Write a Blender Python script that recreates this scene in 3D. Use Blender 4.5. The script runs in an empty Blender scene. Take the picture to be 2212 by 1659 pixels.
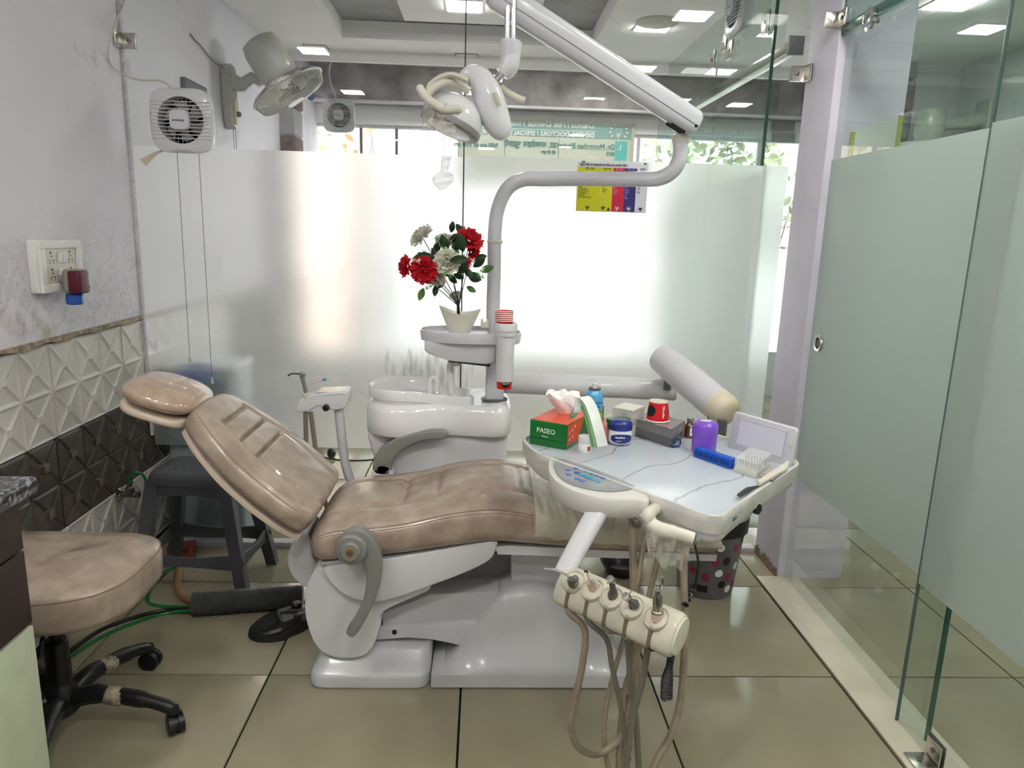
import bpy, bmesh, math, random
from mathutils import Vector, Matrix, noise
random.seed(7)
SC = bpy.context.scene
C = SC.collection
PI = math.pi
# ------------------------------------------------------------------ camera
F, PITCH, YAW, ROLL, CH = 1545.6, .2099, .0440, .0303, 1.38
_f = Vector((math.sin(YAW)*math.cos(PITCH), math.cos(YAW)*math.cos(PITCH), -math.sin(PITCH)))
_r = Vector((math.cos(YAW), -math.sin(YAW), 0)); _u = _r.cross(_f)
_r2 = _r*math.cos(ROLL)+_u*math.sin(ROLL); _u2 = -_r*math.sin(ROLL)+_u*math.cos(ROLL)
cd = bpy.data.cameras.new('camera'); cam = bpy.data.objects.new('camera', cd); C.objects.link(cam)
cd.sensor_width = 36; cd.lens = F/2212*36; cd.clip_start = .05
M = Matrix((_r2, _u2, -_f)).transposed().to_4x4(); M.translation = (0, 0, CH)
cam.matrix_world = M; SC.camera = cam

def W(px, py, Y=None, X=None, Z=None):
    """the point of the real plane Y=, X= or Z= that a pixel of the photograph shows"""
    d = _f+_r2*((px-1106)/F)-_u2*((py-829.5)/F)
    t = Y/d.y if Y is not None else (X/d.x if X is not None else (Z-CH)/d.z)
    return Vector((0, 0, CH))+d*t

# ------------------------------------------------------------------ world and exposure
SC.view_settings.view_transform = 'Standard'; SC.view_settings.look = 'None'
SC.view_settings.gamma = 1; SC.view_settings.use_curve_mapping = False
SC.view_settings.exposure = 0.80
w = bpy.data.worlds.new('sky'); SC.world = w; w.use_nodes = True
bg = w.node_tree.nodes['Background']; bg.inputs[0].default_value = (.92, .96, 1, 1); bg.inputs[1].default_value = 3.6
PANEL = 62.0      # strength of the ceiling LED panels

# ------------------------------------------------------------------ materials
def lin(c):
    return tuple(((v/255)/12.92 if v/255 <= .04045 else ((v/255+.055)/1.055)**2.4) for v in c)+(1,)
def mat(name, col, rough=.5, metal=0, var=0, vscale=20, bump=0, bscale=60, col2=None, trans=0, alpha=1, emit=0, coat=0, ior=1.45, detail=4, spec=None):
    m = bpy.data.materials.new(name); m.use_nodes = True; nt = m.node_tree; b = nt.nodes['Principled BSDF']
    b.inputs['Base Color'].default_value = lin(col); b.inputs['Roughness'].default_value = rough
    b.inputs['Metallic'].default_value = metal; b.inputs['IOR'].default_value = ior
    if trans: b.inputs['Transmission Weight'].default_value = trans
    if alpha < 1: b.inputs['Alpha'].default_value = alpha
    if coat: b.inputs['Coat Weight'].default_value = coat; b.inputs['Coat Roughness'].default_value = .08
    if emit: b.inputs['Emission Color'].default_value = lin(col); b.inputs['Emission Strength'].default_value = emit
    if spec is not None: b.inputs['Specular IOR Level'].default_value = spec
    tc = nt.nodes.new('ShaderNodeTexCoord')
    if var or col2:
        n = nt.nodes.new('ShaderNodeTexNoise'); n.inputs['Scale'].default_value = vscale; n.inputs['Detail'].default_value = detail
        nt.links.new(tc.outputs['Object'], n.inputs['Vector'])
        r = nt.nodes.new('ShaderNodeValToRGB'); a = col; c2 = col2 or tuple(max(0, v*(1-var)) for v in col)
        r.color_ramp.elements[0].position = .35; r.color_ramp.elements[1].position = .65
        r.color_ramp.elements[0].color = lin(c2); r.color_ramp.elements[1].color = lin(a)
        nt.links.new(n.outputs[0], r.inputs[0]); nt.links.new(r.outputs[0], b.inputs['Base Color'])
    if bump:
        n = nt.nodes.new('ShaderNodeTexNoise'); n.inputs['Scale'].default_value = bscale; n.inputs['Detail'].default_value = 6
        nt.links.new(tc.outputs['Object'], n.inputs['Vector'])
        bp = nt.nodes.new('ShaderNodeBump'); bp.inputs['Strength'].default_value = bump; bp.inputs['Distance'].default_value = .01
        nt.links.new(n.outputs[0], bp.inputs['Height']); nt.links.new(bp.outputs[0], b.inputs['Normal'])
    return m
def emitter(name, col, s):
    m = bpy.data.materials.new(name); m.use_nodes = True; nt = m.node_tree; nt.nodes.clear()
    e = nt.nodes.new('ShaderNodeEmission'); e.inputs[0].default_value = lin(col); e.inputs[1].default_value = s
    o = nt.nodes.new('ShaderNodeOutputMaterial'); nt.links.new(e.outputs[0], o.inputs[0]); return m
def clear_glass(name, tint, refl=1.0, ior=1.5):
    m = bpy.data.materials.new(name); m.use_nodes = True; nt = m.node_tree; nt.nodes.clear()
    t = nt.nodes.new('ShaderNodeBsdfTransparent'); t.inputs[0].default_value = tint+(1,)
    g = nt.nodes.new('ShaderNodeBsdfGlossy'); g.inputs['Roughness'].default_value = 0.0
    lw = nt.nodes.new('ShaderNodeLayerWeight'); lw.inputs[0].default_value = .5      # Schlick reflectance, the same from both sides
    pw = nt.nodes.new('ShaderNodeMath'); pw.operation = 'POWER'; pw.inputs[1].default_value = 5; nt.links.new(lw.outputs['Facing'], pw.inputs[0])
    fr = nt.nodes.new('ShaderNodeMath'); fr.operation = 'MULTIPLY_ADD'; fr.inputs[1].default_value = .92; fr.inputs[2].default_value = .042; nt.links.new(pw.outputs[0], fr.inputs[0])
    mu = nt.nodes.new('ShaderNodeMath'); mu.operation = 'MULTIPLY'; mu.inputs[1].default_value = refl; mu.use_clamp = True
    mx = nt.nodes.new('ShaderNodeMixShader'); o = nt.nodes.new('ShaderNodeOutputMaterial')
    nt.links.new(fr.outputs[0], mu.inputs[0]); nt.links.new(mu.outputs[0], mx.inputs[0])
    nt.links.new(t.outputs[0], mx.inputs[1]); nt.links.new(g.outputs[0], mx.inputs[2]); nt.links.new(mx.outputs[0], o.inputs[0])
    return m
def frosted(name, tint, wr=.45, wt=.4, rough=.42, stain=0):
    """etched privacy film: part rough refraction, part translucent, part diffuse"""
    m = bpy.data.materials.new(name); m.use_nodes = True; nt = m.node_tree; nt.nodes.clear(); L = nt.links.new
    rf = nt.nodes.new('ShaderNodeBsdfRefraction'); rf.inputs['Color'].default_value = tint+(1,); rf.inputs['Roughness'].default_value = rough; rf.inputs['IOR'].default_value = 1.2
    tr = nt.nodes.new('ShaderNodeBsdfTranslucent'); tr.inputs[0].default_value = tint+(1,)
    di = nt.nodes.new('ShaderNodeBsdfDiffuse'); di.inputs[0].default_value = tint+(1,)
    gl = nt.nodes.new('ShaderNodeBsdfGlossy'); gl.inputs['Roughness'].default_value = .35
    m1 = nt.nodes.new('ShaderNodeMixShader'); m1.inputs[0].default_value = wr/(wr+wt)
    L(tr.outputs[0], m1.inputs[1]); L(rf.outputs[0], m1.inputs[2])
    m2 = nt.nodes.new('ShaderNodeMixShader'); m2.inputs[0].default_value = 1-(wr+wt)
    L(m1.outputs[0], m2.inputs[1]); L(di.outputs[0], m2.inputs[2])
    m3 = nt.nodes.new('ShaderNodeMixShader'); m3.inputs[0].default_value = .04
    L(m2.outputs[0], m3.inputs[1]); L(gl.outputs[0], m3.inputs[2])
    o = nt.nodes.new('ShaderNodeOutputMaterial')
    if stain:   # dried splashes low on the film, by the basin
        tc = nt.nodes.new('ShaderNodeTexCoord'); mp = nt.nodes.new('ShaderNodeMapping'); mp.inputs['Scale'].default_value = (45, 45, 9)
        n = nt.nodes.new('ShaderNodeTexNoise'); n.inputs['Scale'].default_value = 1; n.inputs['Detail'].default_value = 8
        L(tc.outputs['Object'], mp.inputs[0]); L(mp.outputs[0], n.inputs[0])
        sx = nt.nodes.new('ShaderNodeSeparateXYZ'); L(tc.outputs['Object'], sx.inputs[0])
        def gauss(sock, c, s):
            a = nt.nodes.new('ShaderNodeMath'); a.operation = 'SUBTRACT'; L(sock, a.inputs[0]); a.inputs[1].default_value = c
            b = nt.nodes.new('ShaderNodeMath'); b.operation = 'DIVIDE'; L(a.outputs[0], b.inputs[0]); b.inputs[1].default_value = s
            c_ = nt.nodes.new('ShaderNodeMath'); c_.operation = 'MULTIPLY'; L(b.outputs[0], c_.inputs[0]); L(b.outputs[0], c_.inputs[1]); return c_
        gx = gauss(sx.outputs[0], -.22, .15); gz = gauss(sx.outputs[2], .80, .075)
        ad = nt.nodes.new('ShaderNodeMath'); L(gx.outputs[0], ad.inputs[0]); L(gz.outputs[0], ad.inputs[1])
        ng = nt.nodes.new('ShaderNodeMath'); ng.operation = 'SUBTRACT'; ng.inputs[0].default_value = .62; L(n.outputs[0], ng.inputs[1])
        s1 = nt.nodes.new('ShaderNodeMath'); s1.operation = 'MULTIPLY_ADD'; L(ad.outputs[0], s1.inputs[0]); s1.inputs[1].default_value = -.10; L(n.outputs[0], s1.inputs[2])
        rp = nt.nodes.new('ShaderNodeMapRange'); rp.inputs[1].default_value = .36; rp.inputs[2].default_value = .62; rp.inputs[3].default_value = 0; rp.inputs[4].default_value = .5
        L(s1.outputs[0], rp.inputs[0])
        dk = nt.nodes.new('ShaderNodeBsdfDiffuse'); dk.inputs[0].default_value = lin((120, 126, 138))
        m4 = nt.nodes.new('ShaderNodeMixShader'); L(rp.outputs[0], m4.inputs[0]); L(m3.outputs[0], m4.inputs[1]); L(dk.outputs[0], m4.inputs[2])
        L(m4.outputs[0], o.inputs[0])
    else: L(m3.outputs[0], o.inputs[0])
    return m
def film_wrap(name, tint, a=.25):
    """thin crinkled clear plastic"""
    m = bpy.data.materials.new(name); m.use_nodes = True; nt = m.node_tree; nt.nodes.clear(); L = nt.links.new
    t = nt.nodes.new('ShaderNodeBsdfTransparent'); p = nt.nodes.new('ShaderNodeBsdfPrincipled')
    p.inputs['Base Color'].default_value = tint+(1,); p.inputs['Roughness'].default_value = .12
    tc = nt.nodes.new('ShaderNodeTexCoord'); n = nt.nodes.new('ShaderNodeTexNoise'); n.inputs['Scale'].default_value = 45; n.inputs['Detail'].default_value = 5
    bp = nt.nodes.new('ShaderNodeBump'); bp.inputs['Strength'].default_value = .8; bp.inputs['Distance'].default_value = .01
    L(tc.outputs['Object'], n.inputs[0]); L(n.outputs[0], bp.inputs['Height']); L(bp.outputs[0], p.inputs['Normal'])
    mx = nt.nodes.new('ShaderNodeMixShader'); mx.inputs[0].default_value = a
    L(t.outputs[0], mx.inputs[1]); L(p.outputs[0], mx.inputs[2]); o = nt.nodes.new('ShaderNodeOutputMaterial'); L(mx.outputs[0], o.inputs[0]); return m

wall_paint = mat('wall_paint', (216, 213, 219), .6, var=.06, vscale=3, bump=.35, bscale=9)
def plaster():
    m = mat('peeling_plaster', (214, 210, 218), .6); nt = m.node_tree; L = nt.links.new; b = nt.nodes['Principled BSDF']
    tc = nt.nodes.new('ShaderNodeTexCoord')
    n1 = nt.nodes.new('ShaderNodeTexNoise'); n1.inputs['Scale'].default_value = 3.2; n1.inputs['Detail'].default_value = 9; n1.inputs['Roughness'].default_value = .62
    n2 = nt.nodes.new('ShaderNodeTexNoise'); n2.inputs['Scale'].default_value = 14; n2.inputs['Detail'].default_value = 8; n2.inputs['Roughness'].default_value = .65
    L(tc.outputs['Object'], n1.inputs[0]); L(tc.outputs['Object'], n2.inputs[0])
    s = nt.nodes.new('ShaderNodeSeparateXYZ'); L(tc.outputs['Object'], s.inputs[0])
    low = nt.nodes.new('ShaderNodeMapRange'); low.inputs[1].default_value = 1.45; low.inputs[2].default_value = .98; low.inputs[3].default_value = 0; low.inputs[4].default_value = 1
    L(s.outputs[2], low.inputs[0])
    fl = nt.nodes.new('ShaderNodeMapRange'); fl.inputs[1].default_value = .50; fl.inputs[2].default_value = .56; L(n2.outputs[0], fl.inputs[0])
    mm = nt.nodes.new('ShaderNodeMath'); mm.operation = 'MULTIPLY'; L(low.outputs[0], mm.inputs[0]); L(fl.outputs[0], mm.inputs[1])
    h = nt.nodes.new('ShaderNodeMath'); h.operation = 'MULTIPLY_ADD'; L(n1.outputs[0], h.inputs[0]); h.inputs[1].default_value = 1.2; L(mm.outputs[0], h.inputs[2])
    bp = nt.nodes.new('ShaderNodeBump'); bp.inputs['Strength'].default_value = .5; bp.inputs['Distance'].default_value = .012
    L(h.outputs[0], bp.inputs['Height']); L(bp.outputs[0], b.inputs['Normal'])
    r = nt.nodes.new('ShaderNodeValToRGB'); r.color_ramp.elements[0].position = .28; r.color_ramp.elements[0].color = lin((182, 172, 162)); r.color_ramp.elements[1].position = .38; r.color_ramp.elements[1].color = lin((214, 210, 218))
    L(n1.outputs[0], r.inputs[0]); L(r.outputs[0], b.inputs['Base Color']); return m
MP = plaster()
ceiling_paint = mat('ceiling_paint', (240, 238, 236), .7, var=.03, vscale=4)
tray_grey = mat('tray_grey', (162, 162, 164), .7, var=.1, vscale=6)
concrete = mat('concrete', (172, 166, 166), .85, var=.3, vscale=5, bump=.5, bscale=12)
floor_tile = mat('floor_tile', (152, 144, 120), .15, var=.06, vscale=4, detail=2)
grout = mat('grout', (20, 18, 19), .9)
beige_strip = mat('beige_strip', (206, 198, 178), .2, var=.06, vscale=6)
tile_light = mat('tile_light', (204, 200, 192), .24, var=.06, vscale=5)
tile_dark = mat('tile_dark', (84, 76, 70), .3, var=.22, vscale=7)
tile_square = mat('tile_square', (104, 95, 82), .35)
glass_clear = clear_glass('glass_clear', (.93, .97, .955), 1.3)
glass_green = clear_glass('glass_green', (.80, .90, .86), 1.3)
glass_edge = mat('glass_edge', (10, 74, 62), .2)
window_glass = clear_glass('window_glass', (.97, .98, .98), .6)
film_back = frosted('film_back', (.94, .93, .935), .46, .44, .46, stain=1)
film_side = frosted('film_side', (.67, .74, .70), .25, .43, .45)
steel = mat('steel', (190, 186, 178), .22, 1)
chrome = mat('chrome', (220, 220, 222), .1, 1)
dark_metal = mat('dark_metal', (120, 120, 118), .35, .9)
white = mat('white_plastic', (214, 214, 216), .22, coat=.3)
white_satin = mat('white_satin', (200, 200, 204), .35)
white_base = mat('white_base', (200, 201, 203), .25, var=.07, vscale=4, coat=.3)
ivory = mat('ivory_plastic', (210, 206, 190), .3, var=.06, vscale=10)
ceramic = mat('ceramic', (232, 232, 230), .08, coat=.6)
lavender = mat('lavender_white', (204, 204, 209), .22, coat=.3)
grey_plastic = mat('grey_plastic', (132, 132, 126), .35, var=.05, vscale=12)
dark_grey = mat('dark_grey_plastic', (88, 88, 90), .35)
stool_grey = mat('stool_grey', (80, 81, 86), .38)
black = mat('black_plastic', (24, 24, 26), .35)
rubber = mat('rubber', (30, 30, 30), .6)
leather = mat('leather', (174, 157, 142), .27, col2=(147, 130, 115), vscale=13, bump=.08, bscale=160, coat=.3)
cream_shell = mat('cream_shell', (212, 196, 178), .35)
hose_beige = mat('hose_beige', (150, 138, 118), .4, var=.12, vscale=30)
hose_grey = mat('hose_grey', (116, 110, 98), .45)
red = mat('red_petals', (220, 26, 42), .6, var=.2, vscale=60)
cream_petal = mat('cream_petals', (226, 224, 206), .6, var=.1, vscale=60)
leaf_green = mat('leaf_green', (34, 66, 30), .5, var=.4, vscale=40)
sprig_green = mat('sprig_green', (70, 150, 50), .5)
stem_dark = mat('stem_dark', (24, 34, 20), .6)
cup_red = mat('cup_red', (206, 26, 28), .35)
paper_white = mat('paper_white', (236, 234, 228), .6)
paper_in = mat('paper_inside', (214, 208, 190), .7)
print_white = mat('print_white', (236, 236, 232), .6)
print_black = mat('print_black', (18, 18, 18), .6)
screen_ink = mat('navy_ink', (24, 34, 110), .5)
LED = emitter('led_panel', (255, 252, 246), PANEL)

# ------------------------------------------------------------------ building helpers
class MB:
    def __init__(s): s.bm = bmesh.new()
    def box(s, c, d, R=None, bevel=0):
        r = bmesh.ops.create_cube(s.bm, size=1)
        for v in r['verts']:
            p = Vector((v.co.x*d[0], v.co.y*d[1], v.co.z*d[2]))
            v.co = (R @ p if R else p)+Vector(c)
        if bevel:
            es = list({e for v in r['verts'] for e in v.link_edges})
            bmesh.ops.bevel(s.bm, geom=es, offset=bevel, segments=3, profile=.5, affect='EDGES')
        return s
    def loft(s, rings, closed=True, cap=True):
        vs = [[s.bm.verts.new(p) for p in r] for r in rings]; n = len(rings[0])
        for a, b in zip(vs, vs[1:]):
            for i in range(n if closed else n-1):
                j = (i+1) % n
                s.bm.faces.new((a[i], a[j], b[j], b[i]))
        if cap and closed:
            s.bm.faces.new(vs[0][::-1]); s.bm.faces.new(vs[-1])
        return s
    def tube(s, pts, r, seg=10, cap=True, flat=1.0):
        pts = [Vector(p) for p in pts]; n = len(pts); rs = r if isinstance(r, (list, tuple)) else [r]*n
        t0 = (pts[1]-pts[0]).normalized(); ref = Vector((0, 0, 1)) if abs(t0.z) < .9 else Vector((0, 1, 0))
        nn = (ref-t0*ref.dot(t0)).normalized(); rings = []
        for i, p in enumerate(pts):
            t = (pts[min(i+1, n-1)]-pts[max(i-1, 0)]).normalized()
            nn = (nn-t*nn.dot(t)).normalized(); bb = t.cross(nn)
            rings.append([p+nn*rs[i]*math.cos(2*PI*k/seg)+bb*rs[i]*flat*math.sin(2*PI*k/seg) for k in range(seg)])
        return s.loft(rings, cap=cap)
    def lathe(s, prof, c, axis=(0, 0, 1), seg=24, cap=True, sx=1, sy=1):
        ax = Vector(axis).normalized(); ref = Vector((1, 0, 0)) if abs(ax.x) < .9 else Vector((0, 1, 0))
        u = (ref-ax*ref.dot(ax)).normalized(); v = ax.cross(u); c = Vector(c)
        return s.loft([[c+ax*h+u*r*sx*math.cos(2*PI*k/seg)+v*r*sy*math.sin(2*PI*k/seg) for k in range(seg)] for r, h in prof], cap=cap)
    def prism(s, pts, d, bevel=0, seg=2):
        """polygon of 3-D points pushed along d"""
        if bevel and len(pts) > 14: return s.rprism(pts, d, bevel)
        d = Vector(d); a = [s.bm.verts.new(p) for p in pts]; b = [s.bm.verts.new(Vector(p)+d) for p in pts]; n = len(a)
        fs = [s.bm.faces.new(a), s.bm.faces.new(b[::-1])]
        for i in range(n): s.bm.faces.new((a[i], b[i], b[(i+1) % n], a[(i+1) % n]))
        if bevel:
            es = list({e for f in fs for e in f.edges})
            bmesh.ops.bevel(s.bm, geom=es, offset=bevel, segments=seg, profile=.5, affect='EDGES')
        return s
    def rprism(s, pts, d, r):
        """smooth outline pushed along d with rounded rims"""
        P = [Vector(p) for p in pts]; d = Vector(d); n = d.normalized(); L = d.length; m = len(P); r = min(r, L*.45)
        area = sum(((P[i]-P[0]).cross(P[(i+1) % m]-P[0])).dot(n) for i in range(m)); sg = 1 if area > 0 else -1
        inn = []
        for i in range(m):
            t = (P[(i+1) % m]-P[i-1]); t = (t-n*t.dot(n)).normalized(); inn.append(n.cross(t)*sg)
        rings = []
        for k in (0, .4, .8, 1.2, PI/2): rings.append([p+v*(r*(1-math.sin(k)))+n*(r*(1-math.cos(k))) for p, v in zip(P, inn)])
        for k in (PI/2, 1.2, .8, .4, 0): rings.append([p+v*(r*(1-math.sin(k)))+n*(L-r*(1-math.cos(k))) for p, v in zip(P, inn)])
        return s.loft(rings)
    def grid(s, fn, nu, nv):
        vs = [[s.bm.verts.new(fn(i/nu, j/nv)) for j in range(nv+1)] for i in range(nu+1)]
        for i in range(nu):
            for j in range(nv): s.bm.faces.new((vs[i][j], vs[i+1][j], vs[i+1][j+1], vs[i][j+1]))
        return s
    def ball(s, c, r, seg=14, sc=(1, 1, 1)):
        res = bmesh.ops.create_uvsphere(s.bm, u_segments=seg, v_segments=max(6, seg//2+1), radius=1)
        for v in res['verts']: v.co = Vector(c)+Vector((v.co.x*r*sc[0], v.co.y*r*sc[1], v.co.z*r*sc[2]))
        return s
def crv(pts, n=8):
    pts = [Vector(p) for p in pts]; P = [pts[0]*2-pts[1]]+pts+[pts[-1]*2-pts[-2]]; out = []
    for i in range(1, len(P)-2):
        for k in range(n):
            t = k/n; a, b, c, d = P[i-1], P[i], P[i+1], P[i+2]
            out.append(.5*((2*b)+(c-a)*t+(2*a-5*b+4*c-d)*t*t+(3*b-a-3*c+d)*t**3))
    out.append(pts[-1]); return out
def crv2(pts, n=6):   # closed smooth outline
    pts = [Vector(p) for p in pts]; m = len(pts); out = []
    for i in range(m):
        a, b, c, d = pts[i-1], pts[i], pts[(i+1) % m], pts[(i+2) % m]
        for k in range(n):
            t = k/n; out.append(.5*((2*b)+(c-a)*t+(2*a-5*b+4*c-d)*t*t+(3*b-a-3*c+d)*t**3))
    return out
def obj(name, mb, m, parent=None, smooth=35, label=None, kind=None, loc=None):
    bm = mb.bm if isinstance(mb, MB) else mb
    if len(bm.faces) > 1: bmesh.ops.recalc_face_normals(bm, faces=bm.faces[:])
    org = Vector(loc) if loc is not None else Vector((0, 0, 0)); root = parent
    while root is not None: org = org+root.location if loc is None else org; root = root.parent
    if loc is not None and parent is not None:
        raise ValueError(name)
    for v in bm.verts: v.co -= org
    me = bpy.data.meshes.new(name); bm.to_mesh(me); bm.free()
    for x in (m if isinstance(m, (list, tuple)) else [m]): me.materials.append(x)
    me.polygons.foreach_set('use_smooth', [True]*len(me.polygons))
    me.set_sharp_from_angle(angle=math.radians(smooth))
    o = bpy.data.objects.new(name, me); C.objects.link(o)
    if parent is not None: o.parent = parent
    elif loc is not None: o.location = org
    if label: o['label'] = label
    if kind: o['kind'] = kind
    return o
def thing(name, label, cat, loc, group=None):
    o = bpy.data.objects.new(name, None); C.objects.link(o); o.location = loc; o.empty_display_size = .05
    o['label'] = label; o['category'] = cat
    if group: o['group'] = group
    return o
def single(name, mb, m, label, cat, loc, group=None, smooth=35, kind=None):
    o = obj(name, mb, m, None, smooth, label, kind, loc); o['category'] = cat
    if group: o['group'] = group
    return o
def struct(name, mb, m, smooth=35, parent=None):
    return obj(name, mb, m, parent, smooth, kind=None if parent else 'structure')
def dup(root, loc, label=None, group=None):
    r = root.copy(); C.objects.link(r); r.location = loc
    if label: r['label'] = label
    if group: r['group'] = group
    for ch in list(root.children):
        c = ch.copy(); C.objects.link(c); c.parent = r
        for g in ch.children:
            d = g.copy(); C.objects.link(d); d.parent = c
    return r
def text(name, s, size, o, xd, yd, m, parent=None, align='LEFT', bold=0, lift=.0006, sx=1.0):
    cu = bpy.data.curves.new('t', 'FONT'); cu.body = s; cu.size = size; cu.align_x = align; cu.offset = bold; cu.resolution_u = 2
    t = bpy.data.objects.new('t', cu); C.objects.link(t); bpy.context.view_layer.update()
    me = bpy.data.meshes.new_from_object(t.evaluated_get(bpy.context.evaluated_depsgraph_get())); bpy.data.objects.remove(t); 
    xd = Vector(xd).normalized(); yd = Vector(yd).normalized(); nd = xd.cross(yd); o = Vector(o)
    bm = bmesh.new(); bm.from_mesh(me); bpy.data.meshes.remove(me)
    for v in bm.verts: v.co = o+xd*v.co.x*sx+yd*v.co.y
    mb = MB(); mb.bm.free(); mb.bm = bm
    return obj(name, mb, m, parent)
def T_(mb, M4):
    for v in mb.bm.verts: v.co = M4 @ v.co
    return mb
# ================================================================== SETTING
XL, XR, YB, ZC = -1.38, 1.24, 2.95, 2.5
sun = bpy.data.lights.new('sun', 'SUN'); sun.energy = 4.5; sun.angle = .02; so = bpy.data.objects.new('sun', sun); C.objects.link(so)
so.rotation_euler = (math.radians(38), math.radians(-14), 0)   # high daylight behind the building, on the yard wall opposite the windows

# floor: base (grout) and laid tiles
fl = struct('floor', MB().box((1.0, 2.4, -.055), (6.0, 8.2, .1)), grout)
gx, gy = .5572-.6*3, 1.4233-.6*1
me_t = None
for i in range(-1, 8):
    for j in range(-1, 9):
        cx, cy = gx+.6*i-.0, gy+.6*j
        x0, x1, y0, y1 = max(cx, -1.98), min(cx+.6, 3.95), cy, cy+.6
        if y0 > 6.1 or y1 < -.5 or x0 > 3.1: continue
        if me_t is None:
            t = obj('tile', MB().box((cx+.3, cy+.3, -.003), (.5935, .5935, .012), bevel=.0008), floor_tile, fl)
            me_t = t.data; t0 = (cx, cy)
        else:
            t = bpy.data.objects.new('tile', me_t); C.objects.link(t); t.parent = fl; t.location = (cx-t0[0], cy-t0[1], 0)
# pale stone threshold under the glass doors
struct('trim_1', MB().box((1.245, .95, .007), (.17, 3.5, .010), bevel=.002), beige_strip)
struct('trim_2', MB().box((-.06, 2.965, .012), (2.6, .05, .024), bevel=.003), white_satin)

# left wall, plaster above, relief tiles below
struct('wall_left', MB().box((XL-.06, 2.3, 1.9), (.12, 7.8, 1.82)), MP)
wl = struct('baseboard_left', MB().box((XL-.065, 2.3, .495), (.11, 7.8, .99)), grout)
def relief_tile(sign, gap=.0018):
    wy, wz = .4626, .3125; mb = MB(); nu, nv = 138, 96
    def H(u, v):
        cu = (u*3) % 1.0; q = (v*2) % 1.0
        sx, sy = .154, .156
        du = min(cu, 1-cu)*sx; dv = min(q, 1-q)*sy
        d1 = abs(cu-q)*.11; d2 = abs(cu+q-1)*.11
        inside = abs(cu-.5) < .10 and abs(q-.5) < .10
        d = min(du, dv if .5 < 1 else 9, d1, d2)
        g = math.exp(-(d/(.0058 if sign > 0 else .0034))**2)
        h = .0055*g if sign > 0 else -.0065*g
        if inside: h = .0068 if sign > 0 else .002
        e = min(u, 1-u)*wy; f = min(v, 1-v)*wz; ed = min(e, f)
        if ed < .0025: h = -.004
        return h
    mb.grid(lambda u, v: Vector((H(u, v), gap+u*(wy-2*gap), gap+v*(wz-2*gap))), nu, nv)
    return mb
sq_mb = None
meshes = {}
for row, (z0, kind) in enumerate(((.6755, 'l'), (.363, 'd'), (.0505, 'l'))):
    for k in range(8):
        y0 = 2.3075+.4626*(k-3)
        if y0 > 4.0 or y0+.46 < .9: continue
        if kind not in meshes:
            t = obj('tile', T_(relief_tile(1 if kind == 'l' else -1), Matrix.Translation((XL-.004, y0, z0))), tile_light if kind == 'l' else tile_dark, wl, smooth=50)
            meshes[kind] = (t.data, y0, z0)
        else:
            me, a, b = meshes[kind]; t = bpy.data.objects.new('tile', me); C.objects.link(t); t.parent = wl; t.location = (0, y0-a, z0-b)
        if kind == 'd':
            for a in range(3):
                for b in range(2):
                    c = (XL+.0025, y0+.0771+.154*a, z0+.078+.156*b)
                    if 'sq' not in meshes:
                        s_ = obj('tile_square', MB().box(c, (.004, .026, .026), bevel=.001), tile_square, wl); meshes['sq'] = (s_.data, c)
                    else:
                        s_ = bpy.data.objects.new('tile_square', meshes['sq'][0]); C.objects.link(s_); s_.parent = wl
                        s_.location = [p-q for p, q in zip(c, meshes['sq'][1])]
struct('trim_3', MB().prism([(XL, y, .988+.004*math.sin(y*31)+.003*math.sin(y*77)) for y in [.8+.06*i for i in range(55)]]+[(XL, 4.04, 1.004), (XL, .8, 1.004)], (.009, 0, 0)), mat('crumbling_mortar', (176, 160, 138), .9, var=.3, vscale=40, bump=.6, bscale=90))

# ceiling with the recessed tray of the room beyond the glass
rx0, rx1, ry0, ry1 = -.885, .635, 3.35, 4.72
cb = MB()
cb.box((1.0, .93, ZC+.05), (6, 4.84, .1)); cb.box((1.0, (ry1+5.06)/2, ZC+.05), (6, 5.06-ry1, .1))
cb.box(((rx0-2)/2, (ry0+ry1)/2, ZC+.05), (rx0+2, ry1-ry0, .1)); cb.box(((rx1+4)/2, (ry0+ry1)/2, ZC+.05), (4-rx1, ry1-ry0, .1))
struct('ceiling', cb, ceiling_paint)
struct('trim_4', MB().box((-.12, 4.03, ZC+.13), (1.6, 1.5, .05)), tray_grey)
struct('trim_5', MB().box((-.10, 3.93, ZC+.05), (.76, 1.0, .035), bevel=.004), ceiling_paint)
struct('trim_6', MB().box((1.0, 5.09, ZC-.005), (6, .06, .11), bevel=.01), ceiling_paint)
struct('ceiling_1', MB().box((1.0, 5.66, 2.66), (6, 1.2, .1)), concrete)
struct('trim_7', MB().box((1.0, 6.1, 2.48), (6, .16, .27)), concrete)
struct('trim_8', MB().box((1.0, 6.0, 2.345), (6, .05, .018)), white_satin)
# far wall with the long window band
wb = MB(); wb.box((1.0, 6.25, 2.43), (6, .12, .46)); wb.box((1.0, 6.25, .2), (6, .12, .4)); wb.box((-1.75, 6.25, 1.3), (.5, .12, 1.9)); wb.box((3.4, 6.25, 1.3), (1.2, .12, 1.9))
struct('wall_back', wb, mat('back_wall_white', (244, 243, 242), .7))
win = struct('window_1', MB().box((.65, 6.24, 2.19), (4.3, .05, .03)), white_satin)
for x, ww in ((-1.43, .03), (-1.03, .022), (-.74, .022), (-.22, .03), (1.27, .03), (1.62, .02), (2.3, .03), (2.77, .03)):
    obj('window_frame', MB().box((x, 6.235, 1.3), (ww, .04, 1.8), bevel=.003), mat('frame_paint', (120, 112, 110), .5) if x < -.3 else white_satin, win)
obj('glass_pane', MB().box((.67, 6.25, 1.3), (4.2, .006, 1.8)), window_glass, win)
struct('wall_front', MB().box((1.0, -1.55, 1.3), (6, .1, 2.7)), wall_paint)
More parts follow.
